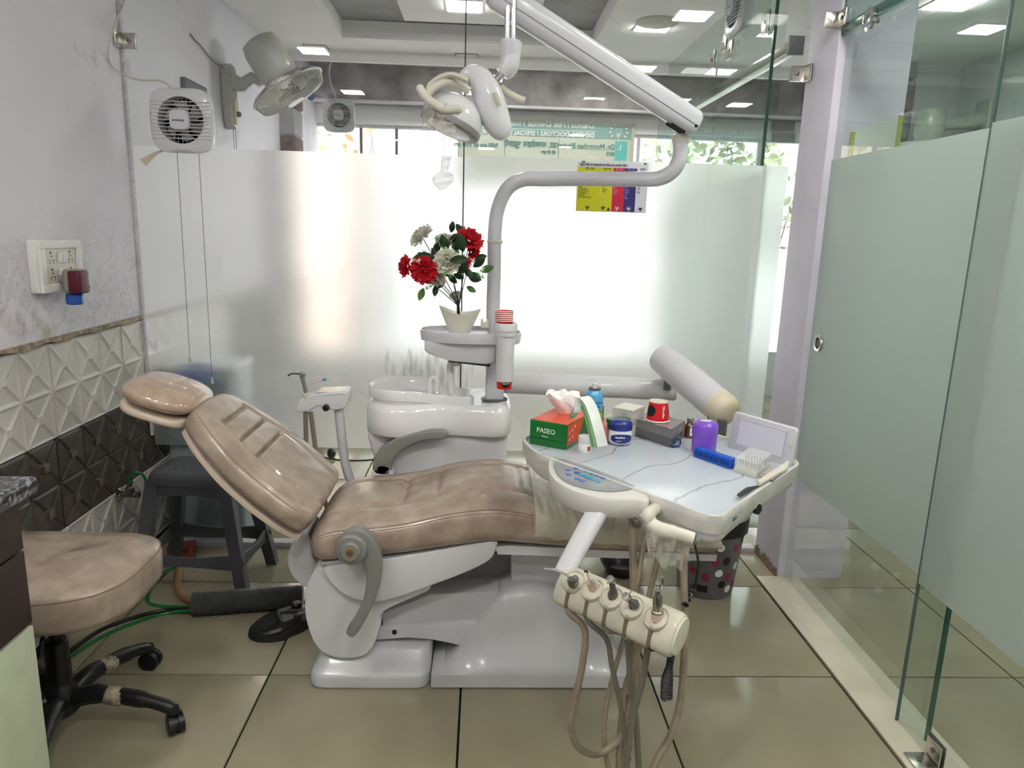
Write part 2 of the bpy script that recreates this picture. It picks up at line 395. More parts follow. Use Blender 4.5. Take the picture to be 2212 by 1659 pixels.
struct('wall_right', MB().box((3.09, 2.3, 1.3), (.1, 7.8, 2.7)), wall_paint)

# column between the cubicle and the corridor
col = W(1684, 1248, Z=0)
cbm = MB().box(((1.245+1.52)/2, 2.825, 1.25), (1.52-1.245, .25, 2.5), bevel=.006)
struct('wall_column', cbm, mat('column_paint', (212, 208, 222), .5, var=.06, vscale=3, bump=.2, bscale=12))
struct('baseboard_column', MB().prism([(1.240, 2.697, .0)]+[(1.2385, 2.697+.0081*k, .04+.03*noise.noise(Vector((k*.27, 3, 0)))+.02*noise.noise(Vector((k*.9, 7, 0)))) for k in range(31)]+[(1.240, 2.94, 0)], (.006, 0, 0)), mat('damp_plaster', (150, 128, 106), .9, var=.3, vscale=60, bump=.6))
# stone pillar against the left wall of the next room
tp = struct('wall_pillar', MB().box((-1.335, 5.2, 1.25), (.09, .2, 2.5)), concrete)
random.seed(4)
z = .3
while z < 2.4:
    h = random.uniform(.10, .19)
    obj('stone', MB().box((-1.335+random.uniform(-.004, .004), 5.2, z+h/2), (.115, .225, h-.008), bevel=.012), random.choice([concrete, tray_grey, mat('brown_stone', (110, 84, 74), .8, var=.3)]), tp); z += h
# glass partition at the back of the cubicle (two panes) with the etched film band
def pane(n, x0, x1, y, mg=glass_clear, z0=.02, z1=2.5, film=True, fm=None, th=.010):
    p = struct('window_%d' % n, MB().box(((x0+x1)/2, y, (z0+z1)/2), (x1-x0, th, z1-z0)), mg)
    return p
def quad_x(x0, x1, y, z0, z1): return MB().grid(lambda u, v: Vector((x0+(x1-x0)*u, y, z0+(z1-z0)*v)), 1, 1)
def quad_y(y0, y1, x, z0, z1): return MB().grid(lambda u, v: Vector((x, y1+(y0-y1)*u, z0+(z1-z0)*v)), 1, 1)
sheet_back = clear_glass('pane_front', (.965, .975, .97), 1.7)
w2 = struct('window_2', quad_x(XL, -.089, YB, .024, ZC), sheet_back)
obj('privacy_film', quad_x(XL+.012, -.090, YB+.004, .456, 1.662), film_back, w2, label='frosted film')
w3 = struct('window_3', quad_x(-.085, 1.235, YB, .024, ZC), sheet_back)
obj('privacy_film', quad_x(-.084, 1.215, YB+.004, .456, 1.668), film_back, w3, label='frosted film')
obj('pane_edge', MB().box((-.087, YB, 1.26), (.005, .012, 2.48)), mat('joint', (58, 62, 62), .4), w2)
obj('peeled_corner', MB().prism([(-1.34, YB-.006, 1.61), (-1.28, YB-.008, 1.64), (-1.20, YB-.006, 1.664), (-1.27, YB-.012, 1.63), (-1.315, YB-.014, 1.585)], (0, .0015, 0)), mat('film_curl', (206, 196, 172), .6), w2)
obj('sealant', MB().box((XL+.006, YB-.002, 1.5), (.010, .014, 2.0)), mat('sealant', (206, 200, 206), .7, var=.12, vscale=60), w2)
# side partition and sliding door of the next cubicle
w4 = struct('window_4', quad_y(3.22, 5.28, 1.205, .03, ZC), glass_green)
obj('privacy_film', quad_y(3.24, 5.26, 1.20, .456, 1.665), film_side, w4)
obj('pane_edge', MB().box((1.205, 3.215, 1.26), (.013, .008, 2.46)), glass_edge, w4)
w5 = struct('window_5', quad_x(-1.26, 1.2, 5.30, .03, ZC), window_glass)
w6 = struct('window_6', quad_y(3.05, 5.0, 1.33, .03, 2.08), glass_green)
obj('pane_edge', MB().box((1.33, 4.98, 1.05), (.010, .008, 2.0)), glass_edge, w6)
struct('trim_9', MB().box((1.27, 4.1, 2.165), (.045, 1.9, .05), bevel=.004), steel)
struct('trim_10', MB().box((1.27, 3.14, 2.165), (.062, .02, .075)), dark_grey)
# corridor side: sliding glass door and fixed pane
d1 = struct('door_1', quad_y(1.72, 2.76, 1.275, .012, 2.14), clear_glass('door_glass', (.84, .91, .87), 1.5))
obj('privacy_film', quad_y(1.722, 2.758, 1.271, .448, 1.672), film_side, d1, label='frosted film')
obj('pane_edge', MB().box((1.275, 1.716, 1.07), (.011, .008, 2.12)), glass_edge, d1)
c = W(1768, 741, X=1.262)
h = obj('finger_pull', MB().lathe([(.030, .0), (.034, .008), (.031, .012), (.022, .010), (.020, .0), (.0195, -.01)], (c.x+.006, c.y, c.z), (-1, 0, 0)), chrome, d1, label='round chrome finger hole')
obj('finger_pull_hole', MB().lathe([(.020, 0), (.0005, .001)], (c.x+.001, c.y, c.z), (-1, 0, 0)), black, h)
w7 = struct('window_7', quad_y(-.2, 1.80, 1.238, .004, 2.5), clear_glass('fixed_glass', (.84, .91, .87), 1.5))
obj('privacy_film', quad_y(-.2, 1.798, 1.234, .452, 1.675), film_side, w7, label='frosted film')
obj('pane_edge', MB().box((1.238, 1.802, 1.25), (.009, .004, 2.49)), mat('edge_grey', (84, 104, 98), .2), w7)
# glass fascia with steel rail above the door
f1 = struct('window_8', MB().box((1.255, 2.22, 2.28), (.010, .96, .38)), glass_green)
struct('trim_11', MB().box((1.262, 2.2, 2.115), (.020, .98, .035), bevel=.003), clear_glass('rail_tint', (.6, .75, .72), 2))
rc = W(1882, 42, X=1.25)
t = thing('door_roller', 'round chrome roller hanging the sliding glass door from its rail', 'roller', (rc.x, rc.y, rc.z))
obj('wheel', MB().lathe([(.030, 0), (.037, .006), (.037, .016), (.028, .020), (.018, .021), (.001, .0215)], (rc.x+.004, rc.y, rc.z), (-1, 0, 0)), chrome, t)
obj('axle', MB().lathe([(.012, 0), (.012, -.02)], (rc.x+.004, rc.y, rc.z), (-1, 0, 0)), steel, t)
# steel glass clamps
def clamp(name, label, c, R, group=None):
    t = thing(name, label, 'bracket', c, group)
    c = Vector(c)
    obj('plate', MB().box(c+R @ Vector((.028, 0, 0)), (.056, .008, .056), R, .002), steel, t)
    obj('wall_plate', MB().box(c+R @ Vector((-.002, -.024, 0)), (.008, .05, .056), R, .002), steel, t)
    obj('screw', MB().lathe([(.007, 0), (.008, .002), (.003, .003), (.0029, .001)], c+R @ Vector((.030, -.004, 0)), R @ Vector((0, -1, 0)), 14), dark_metal, t)
    return t
a = W(262, 88, Y=YB-.006)
clamp('glass_clamp', 'small steel clamp joining the left wall and the glass, above the exhaust fan', (XL+.006, YB-.008, a.z), Matrix.Identity(3))
a = W(1722, 160, Y=YB-.006)
clamp('glass_clamp', 'steel clamp holding the back glass to the white column', (1.236, YB-.008, a.z), Matrix.Rotation(PI, 3, 'Y'))
a = W(1822, 40, X=1.25)
clamp('glass_clamp', 'steel clamp at the column top beside the door rail', (1.243, a.y+.02, a.z), Matrix.Rotation(-PI/2, 3, 'Z'))
# floor clamp at the foot of the fixed pane
a = Vector((1.236, 1.635, .012))
t = thing('floor_clamp', 'steel angle clamp on the floor at the foot of the fixed glass pane', 'bracket', a)
obj('base_plate', MB().box(a+Vector((-.030, 0, .003)), (.058, .06, .005), bevel=.001), steel, t)
obj('upright_plate', MB().box(a+Vector((.004, 0, .03)), (.006, .06, .06), bevel=.001), steel, t)
obj('screw', MB().lathe([(.007, 0), (.007, .003), (.003, .0035)], a+Vector((-.032, 0, .005)), (0, 0, 1), 14), dark_metal, t)
obj('screw', MB().lathe([(.007, 0), (.007, .003), (.003, .0035)], a+Vector((.0, 0, .035)), (-1, 0, 0), 14), dark_metal, t)
obj('rubber_pad', MB().box(a+Vector((.010, 0, .032)), (.006, .066, .066)), rubber, t)
# clamps and rail fittings on the side partition of the next cubicle
for i, (px, py, lab) in enumerate(((1655, 48, 'uppermost steel clamp on the side glass, beside the far exhaust fan'), (1565, 92, 'larger steel clamp on the side glass, second from the column'), (1577, 108, 'steel clamp on the side glass just under a larger one'), (1540, 130, 'lowest steel clamp on the side glass of the next cubicle'))):
    c = W(px, py, X=1.19)
    t = thing('partition_clamp', lab, 'bracket', c)
    obj('plate', MB().box(c, (.012, .075, .085), bevel=.002), steel, t)
    obj('screw', MB().lathe([(.007, 0), (.007, .003), (.003, .004)], c+Vector((-.006, 0, .0)), (-1, 0, 0), 12), dark_metal, t)

# ceiling LED panels (lamps of the place, plus a few added fill panels)
def led(x, y, z, lab, s=.17):
    t = thing('ceiling_light', lab, 'light', (x, y, z), 'small square ceiling lights')
    b = MB().prism([(x-s/2-.012, y-s/2-.012, z-.004), (x+s/2+.012, y-s/2-.012, z-.004), (x+s/2+.012, y+s/2+.012, z-.004), (x-s/2-.012, y+s/2+.012, z-.004)], (0, 0, .008))
    obj('frame', b, white_satin, t)
    obj('diffuser', MB().box((x, y, z-.007), (s, s, .004)), LED, t)
led(-.13, 4.10, ZC+.032, 'square ceiling light lit in the tray panel beyond the glass')
led(-1.14, .83, ZC, 'lit square ceiling light above the left wall')
led(1.05, 1.93, ZC, 'lit square ceiling light by the glass door')
led(1.05, .70, ZC, 'second lit square ceiling light from the door')
led(1.60, .70, ZC, 'lit square corridor ceiling light nearest the door')
led(1.60, -.40, ZC, 'second lit square corridor ceiling light')
led(2.15, -.50, ZC, 'lit square ceiling light at the corridor wall')
led(-1.14, -.6, ZC, 'lit square ceiling light behind on the left', .17)
led(0.0, .2, ZC, 'lit square ceiling light over the middle of the cubicle', .22)
led(2.55, 2.5, ZC, 'added square fill light high above the sliding door corridor, out of view', .14)  # added panel out of view, brightens the wall beyond the door
led(.0, 5.45, 2.61, 'added square fill light hidden behind the lamp head, under the dark slab', .15)  # added fill for the far wall, kept behind the lamp head
led(.93, 5.45, 2.61, 'added square fill light hidden behind the slanted lamp arm, under the dark slab', .15)  # second added fill for the far wall, kept behind the arm
led(2.2, 3.6, ZC, 'lit square ceiling light farther down the corridor', .2)
led(.9, 4.2, ZC, 'lit square ceiling light near the side glass of the next cubicle', .17)
# round cover and small hatches on the ceiling beyond
c = W(1420, 47, Z=ZC)
t = thing('ceiling_disc', 'round cream cover plate on the white ceiling beyond the glass', 'ceiling plate', (c.x, c.y, ZC))
obj('plate', MB().lathe([(.115, 0), (.115, -.006), (.105, -.010), (.001, -.010)], (c.x, c.y, ZC)), mat('disc_cream', (196, 194, 180), .6), t)
for k in range(6):
    obj('screw', MB().lathe([(.004, 0), (.004, -.002), (.001, -.002)], (c.x+.09*math.cos(k*PI/3), c.y+.09*math.sin(k*PI/3), ZC-.008), seg=8), dark_metal, t)
for px, py, lab in ((683, 101, 'left one of the two small square hatches in the white ceiling'), (1008, 120, 'right one of the two small square hatches in the white ceiling')):
    c = W(px, py, Z=ZC)
    t = thing('ceiling_hatch', lab, 'hatch', (c.x, c.y, ZC))
    obj('rim', MB().box((c.x, c.y, ZC-.002), (.15, .12, .006), bevel=.002), tray_grey, t); obj('panel', MB().box((c.x, c.y, ZC-.004), (.135, .105, .008), bevel=.002), ceiling_paint, t)
# ================================================================== DENTAL CHAIR
def cushion(frame, e=2.6, ns=60, nt=44, disp=None):
    """frame(s) -> centre of underside, side dir, up dir, half width, height ; superellipse sections, grooves by disp(s, y/w)"""
    mb = MB(); rings = []
    for i in range(ns+1):
        s = i/ns; c, sd, up, hw, h = frame(s); r = []
        for k in range(nt):
            a = 2*PI*k/nt; ca, sa = math.cos(a), math.sin(a)
            y = math.copysign(abs(ca)**(2/e), ca); z = math.copysign(abs(sa)**(2/e), sa)
            hh = h/2*(1+z)
            if disp and sa > 0: hh += disp(s, y)*min(1, sa*1.6)
            r.append(c+sd*(y*hw)+up*hh)
        rings.append(r)
    mb.loft(rings); return mb
def gs(x, w): return math.exp(-(x/w)**2)
def interp(tab, x):
    for (a, b), (c, d) in zip(tab, tab[1:]):
        if x <= c: t = (x-a)/(c-a); t = t*t*(3-2*t) if False else t; return b+(d-b)*max(0, t)
    return tab[-1][1]
def smooth_interp(tab, x, w=.02):
    return sum(interp(tab, x+k*w) for k in (-2, -1, 0, 1, 2))/5
CY = 2.175
chair = thing('dental_chair', 'brown leather reclining dental chair on a white base', 'dental chair', (0, CY, 0))
Yv = Vector((0, 1, 0))
# seat
bot = [(-.50, .405), (-.44, .402), (-.36, .407), (-.20, .43), (.05, .468), (.12, .462), (.30, .452), (.50, .447), (.76, .44)]
top = [(-.50, .50), (-.46, .535), (-.40, .552), (-.30, .56), (-.20, .575), (-.08, .612), (.04, .627), (.14, .612), (.30, .575), (.50, .525), (.76, .49)]
def seat_frame(s):
    x = -.492+s*1.235; e1 = min(1, (s+.004)/.045); e2 = min(1, (1.004-s)/.05)
    en = (1-(1-e1)**2.4)**(1/2.4)*(1-(1-e2)**2.4)**(1/2.4)
    b = smooth_interp(bot, x); h = smooth_interp(top, x)-b; mid = b+h*.45
    return Vector((x, CY, mid-h*.45*(.35+.65*en))), Yv, Vector((0, 0, 1)), .235*(.55+.45*en)*(1-.12*max(0, (s-.7)/.3)), h*(.35+.65*en)
def seat_disp(s, y):
    x = -.492+s*1.235; d = 0
    if x < .43: d -= .013*gs(abs(y)-.50, .040)
    d -= .014*gs(x+.235, .012)*(abs(y) < .5); d -= .008*gs(x+.13, .008)*(abs(y) < .5)
    d -= .006*gs(x-.155, .006); d -= .006*gs(x-.125, .005)*(abs(y) < .5)
    if abs(y) < .5: d += .010*math.exp(-((x+.35)/.08)**2)*(1-4*y*y)
    d -= .0045*gs(abs(y)-.93, .02)+.0035*gs(abs(y)-.965, .015)
    return d
seat = obj('seat', cushion(seat_frame, 3.4, 150, 120, seat_disp), leather, chair, smooth=70)
seam_m = mat('seam_brown', (126, 102, 86), .7)
def surf(frame, disp, s, ang, e=3.4, off=.0006):
    c, sd, up, hw, h = frame(s); ca, sa = math.cos(ang), math.sin(ang)
    y = math.copysign(abs(ca)**(2/e), ca); z = math.copysign(abs(sa)**(2/e), sa); hh = h/2*(1+z)
    if disp and sa > 0: hh += disp(s, y)*min(1, sa*1.6)
    return c+sd*(y*hw)+up*hh+(sd*ca+up*max(sa, .2)).normalized()*off
for ang in (PI-.30, PI-.42):
    obj('seam', MB().tube([surf(seat_frame, seat_disp, .02+.96*k/90, ang) for k in range(91)], .0009, 6), seam_m, chair)
for ang in (.42,):
    obj('seam', MB().tube([surf(seat_frame, seat_disp, .02+.96*k/90, ang) for k in range(91)], .0009, 6), seam_m, chair)
obj('seam', MB().tube([surf(seat_frame, seat_disp, .524, PI*k/40) for k in range(41)], .0008, 6), seam_m, chair)
# plastic sheet over the foot end
def sheet_frame(s):
    x = .165+s*.565; b = smooth_interp(bot, x); h = smooth_interp(top, x)-b
    wv = .004*math.sin(x*160)+.003*math.sin(x*67)
    return Vector((x, CY, b+.018)), Yv, Vector((0, 0, 1)), (.242+.002*math.sin(x*90))*(1-.12*max(0, ((x+.492)/1.235-.7)/.3)), h-.012+wv*.4
obj('plastic_cover', cushion(sheet_frame, 3.4, 120, 44, lambda s, y: .002*math.sin(s*140+9*y)), film_wrap('plastic_sheet', (.84, .80, .66), .60), chair, smooth=80, label='clear plastic sheet over the foot end')
obj('seat_edge_trim', MB().prism([(-.46, CY-.2, .400), (.05, CY-.2, .462), (.06, CY-.2, .44), (.72, CY-.2, .425), (.72, CY-.2, .445), (.10, CY-.2, .468), (-.46, CY-.2, .41)], (0, .4, 0)), white, chair)
# backrest
A0 = Vector((-.535, CY, .470)); ax = Vector((-.761, 0, .648)).normalized(); up = Vector((.648, 0, .761)).normalized(); BL = .475
wt = [(0, .205), (.12, .235), (.35, .243), (.6, .228), (.85, .175), (1.0, .12)]
def back_frame(s):
    e1 = min(1, (s+.003)/.06); e2 = min(1, (1.003-s)/.10); en = (1-(1-e1)**2.3)**(1/2.3)*(1-(1-e2)**2.2)**(1/2.2)
    h = .102*(.4+.6*en); wd = smooth_interp(wt, s, .03)*(.72+.28*en)
    return A0+ax*(BL*s)+up*(.012+(.102-h)*.4), Yv, up, wd, h
def back_disp(s, y):
    inn = .50+.06*math.sin(s*3); d = 0
    if s < .84: d -= .014*gs(abs(y)-inn, .035)
    m = .5+.5*math.cos(min(1, abs(y)/inn)*PI) if abs(y) < inn else 0
    for g in (.52, .66, .81): d -= .015*gs(s-g, .010)*(abs(y) < inn+.03)
    for g in (.59, .735): d += .005*gs(s-g, .05)*m
    d += .006*gs(s-.28, .2)*m
    d -= .004*gs(abs(y)-.93, .02)
    return d
obj('backrest', cushion(back_frame, 3.2, 150, 130, back_disp), leather, chair, smooth=70)
for ang in (PI-.42, .42):
    obj('seam', MB().tube([surf(back_frame, back_disp, .03+.93*k/70, ang, 3.2) for k in range(71)], .0008, 6), seam_m, chair)
def shell_frame(s):
    e2 = min(1, (1.004-s)/.12); en = (1-(1-e2)**2.4)**(1/2.4)
    return A0+ax*(BL*(s*.97+.0))-up*.008, Yv, up, (smooth_interp(wt, s, .03)-.026)*(.8+.2*en), .026
obj('backrest_shell', cushion(shell_frame, 6, 40, 30), cream_shell, chair, smooth=50)
# headrest
H0 = Vector((-.915, CY-.01, .790)); hx = Vector((-.955, 0, .296)).normalized(); hu = Vector((.296, 0, .955)).normalized()
def head_frame(s):
    t = 2*s-1; en = max(.02, 1-abs(t)**2.6)**(1/2.4)
    return H0+hx*(.225*(s-.25))+hu*(.026+.036*(1-en)), Yv, hu, .138*(.25+.75*en), .078*en+.002
obj('headrest', cushion(head_frame, 2.3, 60, 60, lambda s, y: -.010*gs(s-.45, .05)*gs(y, .12)-.004*gs(abs(y)-.45, .03)*gs(s-.4, .3)-.003*gs(s-.45, .02)), mat('leather_wrapped', (192, 170, 150), .12, col2=(168, 144, 122), vscale=14, coat=.8, bump=.1, bscale=18), chair, smooth=80, label='headrest cushion wrapped in glossy clear plastic')
obj('headrest_shell', cushion(lambda s: (H0+hx*(.215*(s-.24))+hu*(-.008+.03*(1-min(1, s*6))*.3), Yv, hu, .114*(.55+.45*(1-abs(2*s-1)**4)), .038), 3.4, 30, 30), cream_shell, chair, smooth=60)
obj('headrest_bar', MB().box((-.87, CY, .772), (.12, .07, .016), Matrix.Rotation(math.radians(40), 3, 'Y'), .003), steel, chair)
# hinge bracket between seat and backrest
def pxY(pts, Y): return [W(x, y, Y=Y) for x, y in pts]
obj('hinge_bracket', MB().prism(crv2(pxY([(648, 1150), (628, 1180), (620, 1212), (632, 1246), (662, 1270), (705, 1268), (712, 1240), (684, 1218), (672, 1190), (668, 1158)], 2.08), 5), (0, .14, 0), .006), white_satin, chair)
# side wing under the seat, rear drum and lift bars
obj('side_wing', MB().prism(crv2(pxY([(702, 1226), (800, 1213), (930, 1192), (1060, 1170), (1072, 1184), (1056, 1212), (1000, 1240), (925, 1268), (850, 1294), (800, 1302), (752, 1290), (716, 1262)], 1.962), 4), (0, .42, 0), .006, 3), white, chair)
obj('drum_cover', MB().prism(crv2(pxY([(700, 1222), (668, 1252), (658, 1300), (664, 1352), (686, 1400), (724, 1421), (778, 1420), (806, 1396), (822, 1350), (828, 1322), (900, 1288), (926, 1276), (918, 1262), (800, 1240)], 1.985), 4), (0, .38, 0), .005, 3), white, chair)
obj('lift_bar', MB().prism(pxY([(826, 1326), (930, 1284), (1090, 1276), (1040, 1346), (826, 1352)], 2.05), (0, .22, 0), .004), white_satin, chair)
obj('lower_lift_bar', MB().prism(pxY([(816, 1360), (1050, 1344), (1000, 1398), (962, 1384), (930, 1378), (880, 1377), (812, 1384)], 2.03), (0, .26, 0), .004), white_satin, chair)
b = W(852, 1365, Y=2.03)
obj('bolt', MB().lathe([(.008, 0), (.008, .003), (.004, .004), (.0035, .001)], b, (0, -1, 0), 14), black, chair)
obj('inner_frame', MB().prism(pxY([(905, 1275), (1050, 1200), (1110, 1190), (1110, 1290), (1040, 1330), (900, 1330)], 2.14), (0, .1, 0)), mat('inner_frame_grey', (128, 128, 132), .5), chair)  # inner frame in one plain mid grey
obj('column_box', MB().prism(pxY([(1104, 1180), (1210, 1180), (1262, 1300), (1104, 1300)], 2.08), (0, .2, 0), .006), white_satin, chair)
# floor plinth and cowl
def rrect(x0, x1, y0, y1, r, z):
    out = []
    for cx, cy, a in ((x1-r, y1-r, 0), (x0+r, y1-r, 90), (x0+r, y0+r, 180), (x1-r, y0+r, 270)):
        for k in range(7): q = math.radians(a+15*k); out.append(Vector((cx+r*math.cos(q), cy+r*math.sin(q), z)))
    return out
obj('base_foot', MB().loft([rrect(-.500, -.137, 1.962, 2.42, .04, .0), rrect(-.500, -.137, 1.962, 2.42, .04, .006)]), black, chair)
obj('base_plate', MB().loft([rrect(-.507, -.137, 1.955, 2.43, .045, .006), rrect(-.507, -.137, 1.955, 2.43, .045, .036), rrect(-.500, -.137, 1.962, 2.42, .04, .048), rrect(-.492, -.137, 1.985, 2.40, .04, .056), rrect(-.478, -.137, 2.01, 2.38, .04, .10), rrect(-.46, -.137, 2.03, 2.36, .04, .112)]), white_base, chair, smooth=60)
cw = MB()
prof = [(-.134, .008), (-.134, .050), (-.10, .060), (-.075, .075), (.06, .272), (.10, .298), (.16, .306), (.24, .296), (.32, .255), (.40, .17), (.46, .085), (.49, .055), (.50, .045), (.50, .008)]
prof = [prof[0]]+[(p.x, p.z) for p in crv([Vector((a, 0, b)) for a, b in prof[1:-1]], 5)]+[prof[-1]]
nsec = []
for (yy, sc_) in ((1.955, 0), (1.962, .12), (1.985, .2), (2.0, .55), (2.012, .86), (2.03, .96), (2.06, 1), (2.33, 1), (2.37, .9), (2.40, .5), (2.42, .1)):
    nsec.append([Vector((x*(1 if z < .07 else .985)+.0, yy, z if z < .05 else .05+(z-.05)*sc_)) for x, z in prof])
cw.loft(nsec); obj('base_cowl', cw, white_base, chair, smooth=50)
# armrests
def hub(Y, d=-1):
    c = W(760, 1184, Y=Y)
    obj('armrest_bracket', MB().prism(pxY([(748, 1176), (784, 1170), (790, 1236), (752, 1232)], 1.935), (0, .05, 0), .003), white, chair)
    obj('armrest_hub', MB().lathe([(.045, .03), (.045, -.014), (.040, -.019), (.028, -.020), (.028, -.028), (.024, -.031), (.001, -.031)], c, (0, 1, 0), 28), grey_plastic, chair)
    obj('armrest_screw', MB().lathe([(.010, -.030), (.010, -.034), (.004, -.035), (.0038, -.032)], c, (0, 1, 0), 16), mat('brass', (168, 128, 84), .3, .9), chair)
hub(1.887)
obj('armrest', MB().prism(crv2(pxY([(736, 1166), (752, 1148), (775, 1144), (800, 1160), (818, 1190), (824, 1225), (818, 1272), (800, 1320), (778, 1360), (762, 1378), (750, 1374), (749, 1362), (770, 1330), (786, 1290), (791, 1250), (786, 1222), (770, 1204), (745, 1196)], 1.885), 5), (0, .036, 0), .007, 3), grey_plastic, chair, smooth=50)
obj('armrest', MB().prism(crv2(pxY([(808, 1024), (806, 998), (820, 972), (850, 950), (890, 938), (930, 932), (958, 932), (966, 940), (958, 949), (925, 951), (895, 959), (866, 976), (848, 998), (842, 1026)], 2.44), 5), (0, .04, 0), .007, 3), grey_plastic, chair, smooth=50)
c = W(826, 1030, Y=2.44)
obj('armrest_hub', MB().lathe([(.040, 0), (.040, .05), (.036, .055), (.001, .055)], c, (0, 1, 0), 24), white, chair)

# ================================================================== DENTAL UNIT (spittoon cabinet, post, side arm)
unit = thing('dental_unit', 'white spittoon unit with basin, cup dispenser and square post behind the chair', 'dental unit', (-.1, 2.65, 0))
YU = 2.485
bd = [(-.30, .0), (-.30, .46), (-.335, .50), (-.385, .56), (-.405, .63), (-.405, .665), (.10, .665), (.10, .0)]
obj('cabinet', MB().prism([Vector((x, YU+.02, z)) for x, z in bd], (0, .30, 0), .012, 3), white, unit, smooth=50)
# top shell: two-lobed outline
def outline(z, g=0):
    pts = [(-.418, 2.60), (-.40, 2.50), (-.33, 2.445), (-.24, 2.45), (-.15, 2.485), (-.05, 2.48), (.06, 2.465), (.105, 2.50), (.115, 2.62), (.10, 2.76), (.02, 2.80), (-.15, 2.795), (-.30, 2.80), (-.39, 2.73)]
    cx, cy = -.15, 2.62
    return crv2([Vector((x+(cx-x)*g/.26, y+(cy-y)*g/.17, z)) for x, y in pts], 5)
def bowl_out(z, g=0):
    pts = [(-.412, 2.60), (-.385, 2.51), (-.31, 2.465), (-.22, 2.475), (-.14, 2.51), (-.05, 2.515), (-.03, 2.535), (-.025, 2.57), (-.035, 2.64), (-.08, 2.68), (-.16, 2.69), (-.23, 2.735), (-.33, 2.745), (-.39, 2.69)]
    cx, cy = -.24, 2.60
    return crv2([Vector((x+(cx-x)*g/.17, y+(cy-y)*g/.12, z+(.035 if 0 else .028*max(0, min(1, (-x-.12)/.12))))) for x, y in pts], 5)
obj('top_cover', MB().loft([outline(.655, .006), outline(.662, 0), outline(.70, 0), outline(.742, .002), outline(.760, .010), outline(.768, .026), bowl_out(.757, .003)], cap=False), ceramic, unit, smooth=50)
bw = MB(); bw.loft([bowl_out(.755, .0), bowl_out(.785, .0), bowl_out(.792, .004), bowl_out(.790, .009), bowl_out(.775, .014), bowl_out(.745, .03), bowl_out(.715, .07), bowl_out(.705, .11)])
obj('basin', bw, ceramic, unit, smooth=60)
p = [W(x, y, Y=2.56) for x, y in ((976, 850), (974, 815), (972, 792), (977, 781), (986, 783), (988, 790))]
obj('cup_filler_spout', MB().tube(crv(p, 6), .0125, 14), ceramic, unit)
p = [W(x, y, Y=2.56) for x, y in ((944, 846), (944, 826), (939, 817), (931, 820), (929, 832), (928, 858))]
obj('rinse_spout', MB().tube(crv(p, 6), .0095, 14), ceramic, unit)
px_, py_ = .050, 2.60
def W0(px, py): return W(px, py, Y=py_)
zt = W0(1066, 775).z
obj('post', MB().box((px_, py_, (.765+zt)/2), (.068, .060, zt-.765), bevel=.010), lavender, unit)
obj('post_collar', MB().lathe([(.034, 0), (.036, .012), (.030, .022), (.026, .026), (.026, .034), (.022, .05), (.022, .11)], (px_, py_, zt-.002)), lavender, unit)
obj('post_gasket', MB().lathe([(.050, .0), (.050, .004), (.040, .006)], (px_, py_, .766), seg=20), dark_grey, unit)
zs = W0(1000, 708).z
def tray_out(z, g=0):
    pts = [(-.222, 2.56), (-.205, 2.50), (-.14, 2.455), (-.05, 2.44), (.03, 2.445), (.10, 2.44), (.135, 2.49), (.135, 2.56), (.09, 2.63), (0, 2.66), (-.12, 2.655), (-.20, 2.62)]
    cx, cy = -.05, 2.55
    return crv2([Vector((x+(cx-x)*g/.17, y+(cy-y)*g/.1, z)) for x, y in pts], 5)
obj('side_tray', MB().loft([tray_out(zs-.038, .012), tray_out(zs-.036, .004), tray_out(zs-.010, 0), tray_out(zs, .002), tray_out(zs+.001, .006), tray_out(zs-.008, .009), tray_out(zs-.010, .05)]), lavender, unit, smooth=50)
obj('tray_box', MB().prism([Vector((-.200, 2.47, zs-.034)), Vector((-.200, 2.47, zs-.066)), Vector((-.185, 2.47, zs-.078)), Vector((-.12, 2.47, zs-.098)), Vector((-.10, 2.47, zs-.104)), Vector((.02, 2.47, zs-.112)), Vector((.045, 2.47, zs-.10)), Vector((.05, 2.47, zs-.034))], (0, .15, 0), .008, 3), lavender, unit)
obj('tray_slot', MB().prism([Vector((-.12, 2.475, zs-.101)), Vector((.03, 2.475, zs-.115)), Vector((.03, 2.475, zs-.119)), Vector((-.11, 2.475, zs-.106))], (0, .13, 0)), black, unit)
dc = W(1091, 760, Y=2.44)
zt2, zb2 = W(1091, 697, Y=2.44).z, W(1088, 822, Y=2.44).z
obj('cup_dispenser', MB().lathe([(.031, zb2), (.0315, zt2-.045), (.037, zt2-.044), (.038, zt2-.028), (.041, zt2-.026), (.041, zt2-.005), (.038, zt2), (.034, zt2), (.033, zt2-.02), (.029, zb2)], (dc.x, 2.44, 0), seg=32, cap=False), white, unit)
obj('tube_clip', MB().box(W(1047, 702, Y=2.46), (.028, .02, .020), bevel=.002).box(W(1041, 694, Y=2.46), (.008, .02, .014), bevel=.002).box(W(1053, 694, Y=2.46), (.008, .02, .014), bevel=.002), ivory, unit)
